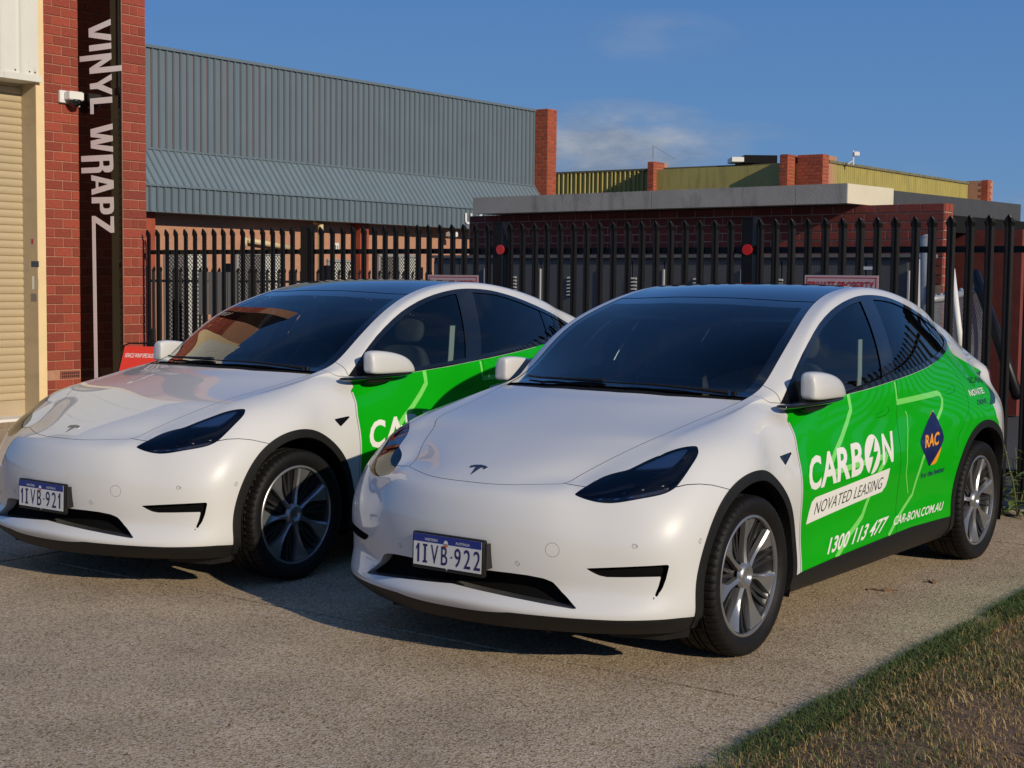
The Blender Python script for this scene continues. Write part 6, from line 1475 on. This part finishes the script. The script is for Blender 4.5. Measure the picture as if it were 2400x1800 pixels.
# ------------------------------------------------------------------ dark brick wall, concrete roof slab, cabinets
WR = Vector((4.66, 16.0, 0)); E2 = Vector((.746, -.666, 0)).normalized(); G2 = Vector((.666, .746, 0)).normalized(); WALL_F = Face(WR, -E2, -G2)
def brick_wall_mid():
    root = thing('brick_wall', 'long dark red brick wall with pale mortar behind the grey cabinets', 'wall', tuple(WR)); L_ = 7.085
    def bx(name, s0, s1, z0, z1, d0, d1, m, F_=WALL_F): mb = MB(); face_box(mb, F_, s0, s1, z0, z1, d0, d1); return reparent(mb.build(name, m), root)
    bx('wall_core', 0.004, L_, -.1, 2.490, -.205, -.004, MORTAR_PALE)
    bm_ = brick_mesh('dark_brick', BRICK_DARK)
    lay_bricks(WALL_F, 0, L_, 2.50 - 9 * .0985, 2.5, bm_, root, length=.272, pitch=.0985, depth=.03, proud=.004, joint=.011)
    endF = Face(WR, G2, E2); lay_bricks(endF, 0, .205, 2.5 - 24 * .0985, 2.5, brick_mesh('sunlit_end_brick', BRICK_RED), root, length=.1025, pitch=.0985, depth=.03, proud=.004, joint=.011)  # end takes brighter brick than the front: its sunlight is in the colour
brick_wall_mid()
def carport():
    SC = Vector((3.69, 16.40, 0)); root = thing('carport_roof', 'flat weathered concrete roof slab over the dark brick wall, its end painted cream', 'canopy', tuple(SC))
    Fs = Face(SC, -E2, -G2); Fe = Face(SC, G2, E2)
    def bx(name, F_, s0, s1, z0, z1, d0, d1, m): mb = MB(); face_box(mb, F_, s0, s1, z0, z1, d0, d1); return reparent(mb.build(name, m), root)
    cuts = [0, 1.67, 4.10, 5.70]; 
    cuts = [0, Fs.at(1864, 470)[0], Fs.at(1526, 480)[0], 5.70]
    for a, b in zip(cuts[:-1], cuts[1:]): bx('concrete_panel', Fs, a + .004, b - .004, 2.505, 2.725, -.14, 0, CONCRETE)
    bx('roof_slab', Fs, .1, 5.75, 2.51, 2.70, -4.6, -.15, CONCRETE); bx('end_panel', Fe, .004, 1.077, 2.505, 2.722, -.10, .003, CONCRETE_SUNLIT)
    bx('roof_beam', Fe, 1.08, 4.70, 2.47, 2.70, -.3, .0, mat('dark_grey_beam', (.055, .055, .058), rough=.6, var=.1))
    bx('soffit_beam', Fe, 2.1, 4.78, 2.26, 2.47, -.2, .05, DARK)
    bx('back_wall', Fe, 4.4, 4.6, 0, 2.5, -6.0, -.0, BRICK_DARK); bx('side_wall', Face(SC + G2 * 2.4, -E2, -G2), .2, 5.8, 0, 2.5, -.2, 0, DARK)  # side wall near-black: shade inside the carport put into its colour
    # low brick return wall seen between the pickets
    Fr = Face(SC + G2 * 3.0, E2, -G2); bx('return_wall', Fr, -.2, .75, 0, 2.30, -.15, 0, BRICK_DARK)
carport()
def cabinets():
    base = WR - G2 * .6; root = thing('cabinet_row', 'long row of grey metal cabinets with louvred doors against the dark brick wall', 'cabinet', tuple(base)); F = Face(base, -E2, -G2)
    def bx(name, s0, s1, z0, z1, d0, d1, m): mb = MB(); face_box(mb, F, s0, s1, z0, z1, d0, d1); return reparent(mb.build(name, m), root)
    bx('cabinet_body', .039, 7.191, .05, 1.90, -.40, -.02, CABINET); bx('cabinet_lid', -.02, 7.23, 1.90, 1.938, -.43, .04, mat('lid_grey', (.14, .135, .13), rough=.6, var=.1)); bx('cabinet_end', .02, .037, .05, 1.90, -.39, -.01, CABINET_LIGHT)  # end face far paler than the body: sun on that side painted in
    doors = [.10, .60, 1.126, 1.65, 2.173, 2.72, 3.276, 3.76, 4.252, 4.74, 5.233, 5.72, 6.21, 6.70, 7.19]
    for a, b in zip(doors[:-1], doors[1:]): bx('cabinet_door', a + .012, b - .012, .10, 1.86, -.02, .0, CABINET)
    for t in (.088, 1.126, 2.173, 3.276, 4.252, 5.233, 6.21): bx('door_handle', t - .010, t + .010, .7, 1.76, .002, .022, CABINET_LIGHT)
    for t in (1.677, 2.794, 3.737, 4.733, 5.70):
        for k in range(6): 
            z = 1.66 - k * .043; mb = MB(); p = F.M(); mb.add([tuple(p @ Vector(v)) for v in ((t - .05, .002, z), (t + .05, .002, z), (t + .05, .028, z - .02), (t - .05, .028, z - .02), (t - .05, .002, z - .026), (t + .05, .002, z - .026))], [(0, 1, 2, 3), (3, 2, 5, 4), (0, 3, 4), (1, 5, 2)]); reparent(mb.build('louvre', CABINET_LIGHT), root)
    a, z = F.at(2035, 628, .01); bx('label_plate', a - .14, a + .14, z - .02, z + .015, .001, .006, WHITE)
    # side louvres on the end coloured as sunlit
    Fe = Face(F.P(.02, 0, -.01), G2, E2)
    for k in range(6): mb = MB(); face_box(mb, Fe, .12, .20, 1.24 - k * .045, 1.265 - k * .045, .0, .012); reparent(mb.build('louvre', CABINET_LIGHT), root)
cabinets()
# ------------------------------------------------------------------ mustard building far behind
def mustard_building():
    C0 = wp(1929, 379, 45.0); zt = C0.z; E3 = Vector((.807, -.590, 0)).normalized(); G3 = Vector((.590, .807, 0)).normalized(); D3 = Vector((.615, .789, 0)).normalized(); N3 = Vector((.789, -.615, 0))
    root = thing('mustard_clad_building', 'flat roofed building with mustard corrugated parapet and red brick piers', 'building', (C0.x, C0.y, 0)); bm_ = brick_mesh('far_brick', BRICK_ORANGE)
    Fl = Face((C0.x, C0.y), -E3, -G3); Fr = Face((C0.x, C0.y), D3, N3)
    def bx(name, F, s0, s1, z0, z1, d0, d1, m): mb = MB(); face_box(mb, F, s0, s1, z0, z1, d0, d1); return reparent(mb.build(name, m), root)
    back = .70
    sA = Fl.at(1869, 400, -back)[0]
    def s_at(px): return Fl.at(px, 400, -back)[0]
    bx('wall', Fl, .02, 13, 0, zt - .05, -8, -back - .02, YELLOW_CLAD)
    def bricks(F, s0, s1, z0, z1, d=0.0): lay_bricks(F, s0, s1, z0, z1, bm_, root, length=.24, pitch=.086 * 1.25, depth=.03, d=d, limit=60)
    # corner block and piers
    a, b = 0.0, Fl.at(1869, 400)[0]; bx('brick_block', Fl, a, b, 2.5, zt + .22, -back - .3, -.004, MORTAR); bricks(Fl, a, b, 3.9, zt + .22)
    Fs = Face(Fl.P(0, 0, 0), G3, E3); bricks(Fs, 0, .42, 3.9, zt + .22)
    def pier(px0, px1, dp):
        q = Fl.at(px1, 400, -back + dp)[0]; p = Fl.at(px0, 400, -back + dp)[0]; s0, s1 = min(p, q), max(p, q)
        bx('brick_pier', Fl, s0, s1, 2.5, zt + .22, -back - .2, -back + dp - .004, MORTAR); bricks(Fl, s0, s1, 3.9, zt + .22, d=-back + dp); bricks(Face(Fl.P(s0, 0, -back), -G3, E3), 0, dp, 3.9, zt + .22)
        return s0, s1
    p1 = pier(1827, 1846, .72 + .45); p2 = pier(1517.5, 1532, .68)
    for (s0, s1) in ((p1[1], p2[0]), (p2[1], s_at(1250))):
        s = s0
        while s < s1 - .02:
            e = min(s + .9, s1); o = rib_sheet(Fl, s, e, 2.5, zt, YELLOW_CLAD, 'cladding_sheet', root, pitch=.19, rw=.035, rd=.085, d=-back); s = e
        bx('parapet_cap', Fl, s0, s1, zt, zt + .07, -back - .2, -back + .07, mat('lichened_cap', (.10, .095, .06), rough=.9, var=.3, scale=8))
    s = .42; L_ = Fr.at(2270, 432)[0]
    while s < L_ - .02: e = min(s + .9, L_); rib_sheet(Fr, s, e, 2.5, zt, YELLOW_CLAD, 'cladding_sheet', root, pitch=.15, rw=.04, rd=.03, d=-.05); s = e
    bx('parapet_cap', Fr, .42, L_, zt, zt + .08, -.3, .02, mat('weathered_cap', (.16, .15, .09), rough=.9, var=.35, scale=6)); bx('wall', Fr, .02, L_, 0, zt - .02, -6, -.08, YELLOW_CLAD)
    # end pier at the right
    e0 = Fr.P(L_, 0, .85); a = Face((e0.x, e0.y), N3, -D3)
    pe = Face(Fr.P(L_ + .02, 0, -.1), N3, -D3); w1 = pe.at(2314, 480)[0]
    bx('brick_pier', pe, 0, w1, 0, zt + .12, -.5, -.004, MORTAR); bricks(pe, 0, w1, 2.3, zt + .12); bricks(Face(pe.P(w1, 0, 0), D3, N3), 0, .5, 2.3, zt + .12)
    # rooftop bits
    def top(px, py0, py1, Y): return wp(px, py0, Y), wp(px, py1, Y)
    mb = MB(); a, b = top(1531, 341, 372, 47); mb.tube([b, a], .02, 6); c = wp(1583, 374, 50); mb.tube([wp(1533, 343, 47), c], .008, 4); o = mb.build('aerial_mast', GALV); tag(o, 'thin aerial mast with a stay wire on the mustard roof', 'antenna')
    mb = MB(); a, b = top(2000, 353, 386, 46); mb.tube([b, a], .022, 6); mb.tube([wp(1988, 384, 46), wp(1998, 377, 46)], .02, 6); c = wp(2007, 361, 46); mb.bevbox((c.x - .09, c.y - .08, c.z - .07), (c.x + .09, c.y + .08, c.z + .07), .02); o = mb.build('roof_antenna', WHITE); tag(o, 'short mast with white box antenna above mustard cladding at right', 'antenna')
    mb = MB(); c = wp(1785, 372, 47); 
    a, b = wp(1745, 374, 47), wp(1822, 370, 47); mb.box((min(a.x, b.x), 47, a.z - .1), (max(a.x, b.x), 49, wp(1785, 363.5, 47).z)); o = mb.build('roof_plant', DARK); tag(o, 'dark low plant housing on the mustard building roof', 'roof unit')
    mb = MB(); a, b = wp(1716, 371, 47), wp(1744, 368, 47); mb.box((a.x, 47, a.z - .1), (b.x, 48, b.z)); o = mb.build('roof_unit', WHITE); tag(o, 'small white unit beside the dark roof plant', 'roof unit')
mustard_building()
# ------------------------------------------------------------------ right side behind the fence
def right_side():
    # pipe frame with chain link
    root = thing('chain_link_fence', 'galvanised pipe frame with sagging chain link mesh behind the fence at right', 'fence', tuple(wp(2172, 800, 13)))
    mb = MB(); mb.tube([wp(2172, 900, 12.8), wp(2172, 553, 12.8)], .055, 12); mb.tube([wp(2172, 556, 12.8), wp(2172, 549, 12.8)], [.058, .02], 12); reparent(mb.build('post', GALV, None, True), root)
    mb = MB(); mb.tube([wp(2172, 703, 12.8), wp(2225, 697, 13.3), wp(2300, 675, 14.2)], .032, 10); 
    for t in range(10): p = wp(2180 + t * 12, 702 - t * 2.9, 12.85 + t * .15); mb.tube([p - Vector((.012, 0, 0)), p + Vector((.012, 0, 0))], .038, 8)
    reparent(mb.build('rail', GALV, None, True), root)
    mb = MB(); mb.tube([wp(2231, 632, 12.6), wp(2241, 720, 12.4), wp(2252, 815, 12.2)], .028, 8); reparent(mb.build('brace', WHITE, None, True), root)
    mesh = MB(); st = .055
    def wav(a, b): 
        mesh.tube([a, b], .0035, 3, caps=False)
    c00, c10, c01, c11 = wp(2176, 705, 12.8), wp(2300, 680, 14.2), wp(2176, 900, 12.8), wp(2330, 960, 13.6)
    def pt(u, v): return c00.lerp(c10, u).lerp(c01.lerp(c11, u), v) + Vector((0, .05 * math.sin(v * 6 + u * 3), 0))
    n = 34
    for i in range(-n, n):
        for s in (1, -1):
            prev = None
            for k in range(0, 25):
                v = k / 24; u = (i / n + s * v * .9) if s > 0 else (i / n + 1 - v * .9)
                if 0 <= u <= 1:
                    p = pt(u, v)
                    if prev is not None: wav(prev, p)
                    prev = p
                else: prev = None
    tag(reparent(mesh.build('chain_mesh', GALV), root), kind='stuff')
    o = MB(); o.tube([wp(2285, 640, 14), wp(2320, 740, 13.6), wp(2385, 930, 13)], .05, 10); o = o.build('leaning_pole', STEEL_BLACK, None, True); tag(o, 'thick black pole leaning behind the fence at far right', 'pole')
    # shade sail shed
    GRN = mat('green_shade_cloth', (.012, .045, .018), rough=.9, var=.3, scale=6)
    root = thing('shade_shed', 'dark shed draped with green shade cloth behind the fence at far right', 'shed', tuple(wp(2350, 700, 22)))
    a, b = wp(2282, 608, 22), wp(2520, 616, 22)
    vs = []; nx, ny = 16, 6
    for i in range(nx + 1):
        for j in range(ny + 1):
            p = a.lerp(b, i / nx); zz = p.z - j / ny * (.30 + .12 * math.sin(i * 1.7)); vs.append((p.x, p.y + .1 * math.sin(i * 1.3 + j), zz))
    fs = [(i * (ny + 1) + j, (i + 1) * (ny + 1) + j, (i + 1) * (ny + 1) + j + 1, i * (ny + 1) + j + 1) for i in range(nx) for j in range(ny)]
    reparent(mesh_obj('shade_cloth', vs, fs, GRN, smooth=True), root)
    mb = MB(); mb.box((a.x, 22.2, .0), (b.x + 1, 22.4, a.z - .2)); reparent(mb.build('back_wall', DARK), root)
    mb = MB(); mb.box((a.x - .1, 21.8, a.z), (b.x + 1, 24, a.z + .09)); reparent(mb.build('roof_sheet', CONCRETE), root)
    # stacked blue crates
    CB = mat('blue_crate_plastic', (.012, .022, .075), rough=.5)
    labs = ['lowest dark blue crate of the stack behind the far right pickets', 'second dark blue crate from the ground in the far right stack', 'middle dark blue crate of the far right stack', 'second dark blue crate from the top of the far right stack', 'topmost dark blue crate of the far right stack']
    for k in range(5):
        p = wp(2362, 790 - k * 24, 19); q = wp(2450, 790 - k * 24, 19); h_ = wp(2362, 790 - k * 24 - 22, 19).z - p.z
        mb = MB(); mb.bevbox((p.x, 19, p.z), (q.x, 19.5, p.z + h_), .02)
        for r in range(2): mb.box((p.x + .03, 18.98, p.z + h_ * (.3 + .35 * r)), (q.x - .03, 19.0, p.z + h_ * (.42 + .35 * r)))
        tag(mb.build('crate', CB), labs[k], 'crate', 'blue crates stacked at the right')
    # low pale concrete block and kerb far back
    a, b = wp(2300, 775, 24), wp(2480, 768, 24); mb = MB(); mb.box((a.x, 24, wp(2300, 838, 24).z), (b.x, 24.6, a.z)); tag(mb.build('concrete_block', CONCRETE), 'long low sunlit concrete block in the yard at far right', 'block')
    # distant buildings
    a, b = wp(2255, 583, 60), wp(2600, 585, 60); mb = MB(); mb.box((a.x, 60, 0), (b.x, 66, a.z)); tag(mb.build('cream_building', mat('cream_wall', (.62, .50, .27), rough=.8, var=.05, scale=.5)), 'low cream walled building far behind the right end of the fence', 'building')
    a, b = wp(2340, 549, 80), wp(2640, 550, 80); mb = MB(); mb.box((a.x, 80, 0), (b.x, 90, a.z)); tag(mb.build('pale_shed', mat('pale_grey_sheet', (.30, .34, .38), rough=.7, var=.08, scale=.6)), 'pale grey metal shed beyond the cream building', 'building')
    root = thing('cooling_unit', 'green tinted box shaped cooling unit below the brick pier at right', 'cooler', tuple(wp(2300, 580, 50)))
    a, b = wp(2284, 535, 50), wp(2349, 535, 50); z0 = wp(2284, 588, 50).z; mb = MB(); mb.box((a.x, 50, z0), (b.x - .35, 51, a.z)); reparent(mb.build('casing', mat('pale_green_casing', (.22, .25, .17), rough=.5)), root)
    for k in range(3): mb = MB(); mb.box((b.x - .33 + k * .12, 50, z0), (b.x - .24 + k * .12, 51, a.z)); reparent(mb.build('fin', mat('pale_green_fin', (.45, .52, .44), rough=.5)), root)
    # tree tops on the horizon
    TL = mat('distant_leaves', (.020, .028, .016), rough=.9, var=.3, scale=3)
    for k, (px, py, r) in enumerate(((2352, 552, 1.3), (2378, 548, 1.6), (2420, 546, 2.2))):
        c = wp(px, py, 110); t = thing('tree', ['small dark tree top just left of the last picket', 'rounded dark tree top behind the last picket', 'wide dark tree top at the right frame edge'][k], 'tree', (c.x, 110, 0), 'trees on the horizon')
        mb = MB(); mb.tube([(0, 0, 0), (0, 0, c.z - r * .4)], [.25, .12], 6); mb.build('trunk', TL, t)
        vs = []; fs = []
        for i in range(700):
            v = Vector((random.gauss(0, 1), random.gauss(0, 1), random.gauss(0, 1))).normalized() * r * random.uniform(.55, 1.0); v.z = v.z * .62 + c.z - r * .55; q = len(vs); s = .13
            for _ in range(3): vs.append((v.x + random.uniform(-s, s) * 2, v.y + random.uniform(-s, s) * 2, v.z + random.uniform(-s, s)))
            fs.append((q, q + 1, q + 2))
        mesh_obj('crown', vs, fs, TL, t)
right_side()
# ------------------------------------------------------------------ weeds by the fence foot
def weed(loc, h, n, seed, label):
    rnd = random.Random(seed); root = thing('weed', label, 'weed', loc, 'weeds at the foot of the fence'); LM = mat('weed_leaf', (.14, .20, .045), rough=.6, var=.3, scale=20); SM = mat('weed_stem', (.12, .14, .05), rough=.7)
    st = MB(); tops = []
    for k in range(max(2, n // 9)):
        a = rnd.uniform(0, 6.28); l = rnd.uniform(.5, 1) * h; pts = [Vector((0, 0, 0)), Vector((math.cos(a) * .05, math.sin(a) * .05, l * .5)), Vector((math.cos(a) * .12, math.sin(a) * .12, l))]; st.tube(pts, [.006, .005, .003], 5); tops.append(pts)
    st.build('stem', SM, root)
    for k in range(n):
        pts = rnd.choice(tops); t = rnd.uniform(.05, 1); p = pts[0].lerp(pts[1], t * 2) if t < .5 else pts[1].lerp(pts[2], t * 2 - 1); a = rnd.uniform(0, 6.28); L_ = rnd.uniform(.05, .13) * (1.3 - t * .6); w = L_ * rnd.uniform(.16, .28)
        d = Vector((math.cos(a), math.sin(a), rnd.uniform(-.1, .7))).normalized(); s = d.cross(Vector((0, 0, 1))).normalized(); vs = []; fs = []
        for i, (u, ww) in enumerate(((0, .15), (.2, .8), (.35, .6), (.5, 1), (.68, .7), (.85, .5), (1, .02))):
            c = p + d * L_ * u + Vector((0, 0, -L_ * .5 * u * u)); vs += [c - s * w * ww, c + Vector((0, 0, -.004)), c + s * w * ww]
        for i in range(6):
            for j in range(2): q = i * 3 + j; fs.append((q, q + 1, q + 4, q + 3))
        mesh_obj('leaf', vs, fs, LM, root, smooth=True)
for i, (px, py, h, n, lab) in enumerate(((2385, 1212, .62, 46, 'tall leafy green weed growing at the fence foot at far right'), (2352, 1208, .22, 22, 'low broad leaved weed just behind the rear wheel'), (2335, 1200, .16, 14, 'smallest weed half hidden by the rear tyre'), (2440, 1215, .5, 26, 'weed at the right frame edge by the fence'))):
    p = ray_plane(px, py, (0, 0, 0), (0, 0, 1)); weed((p.x, p.y, 0), h, n, i + 3, lab)
def dead_leaves():
    LM = mat('dry_leaf', (.16, .09, .045), rough=.8, var=.3, scale=20); vs = []; fs = []
    for _ in range(420):
        p = Vector(uv(RNG.uniform(-5, .5), RNG.uniform(-3.5, 5))); a = RNG.uniform(0, 6.28); l = RNG.uniform(.004, .013); w = l * .35; q = len(vs); d = Vector((math.cos(a), math.sin(a), 0)); s = Vector((-d.y, d.x, 0))
        for u, v_ in ((-1, 0), (0, -1), (1, 0), (0, 1)): vs.append(tuple(p + d * l * u + s * w * v_ + Vector((0, 0, .003 + abs(u) * .003))))
        fs.append((q, q + 1, q + 2, q + 3))
    tag(mesh_obj('leaf_litter', vs, fs, LM), kind='stuff')
    for k, (px, py, L_, lab) in enumerate(((2070, 1385, .16, 'long dry curled leaf on the concrete beside the front wheel'), (2185, 1366, .05, 'small dark dry leaf cluster on the concrete by the sill'))):
        c = ray_plane(px, py, (0, 0, 0), (0, 0, 1)); mb = MB(); pts = [c + Vector((L_ * (t - .5), .02 * math.sin(t * 9), .006 + .006 * math.sin(t * 12))) for t in np.linspace(0, 1, 9)]; mb.tube(pts, [.002, .005, .007, .006, .008, .012, .010, .006, .002], 5); tag(mb.build('dry_leaf', LM), lab, 'leaf')
dead_leaves()
# ------------------------------------------------------------------ street side behind the camera (seen only in reflections)
def across_street():
    for k, (a0, a1, b0, h, m, lab) in enumerate(((-34, -12, -38, 4.6, BRICK_DARK, 'low dark brick warehouse across the street behind the camera, left'), (-9, 16, -42, 5.4, CABINET, 'grey metal warehouse across the street behind the camera'), (20, 44, -36, 4.8, BRICK_DARK, 'low dark brick warehouse across the street behind the camera, right'))):
        mb = MB(); mb.prism([uv(a0, b0)[:2], uv(a1, b0)[:2], uv(a1, b0 - 12)[:2], uv(a0, b0 - 12)[:2]][::-1], -.1, h); t = thing('street_warehouse', lab, 'building', uv(a0, b0)); o = reparent(mb.build('wall', m), t)
        w = MB()
        for i in range(4):
            s = a0 + (i + .5) * (a1 - a0) / 4; w.prism([uv(s - 1.6, b0 + .05)[:2], uv(s + 1.6, b0 + .05)[:2], uv(s + 1.6, b0 - .02)[:2], uv(s - 1.6, b0 - .02)[:2]][::-1], 0, 3.2)
        reparent(w.build('roller_door', BEIGE), t)
across_street()
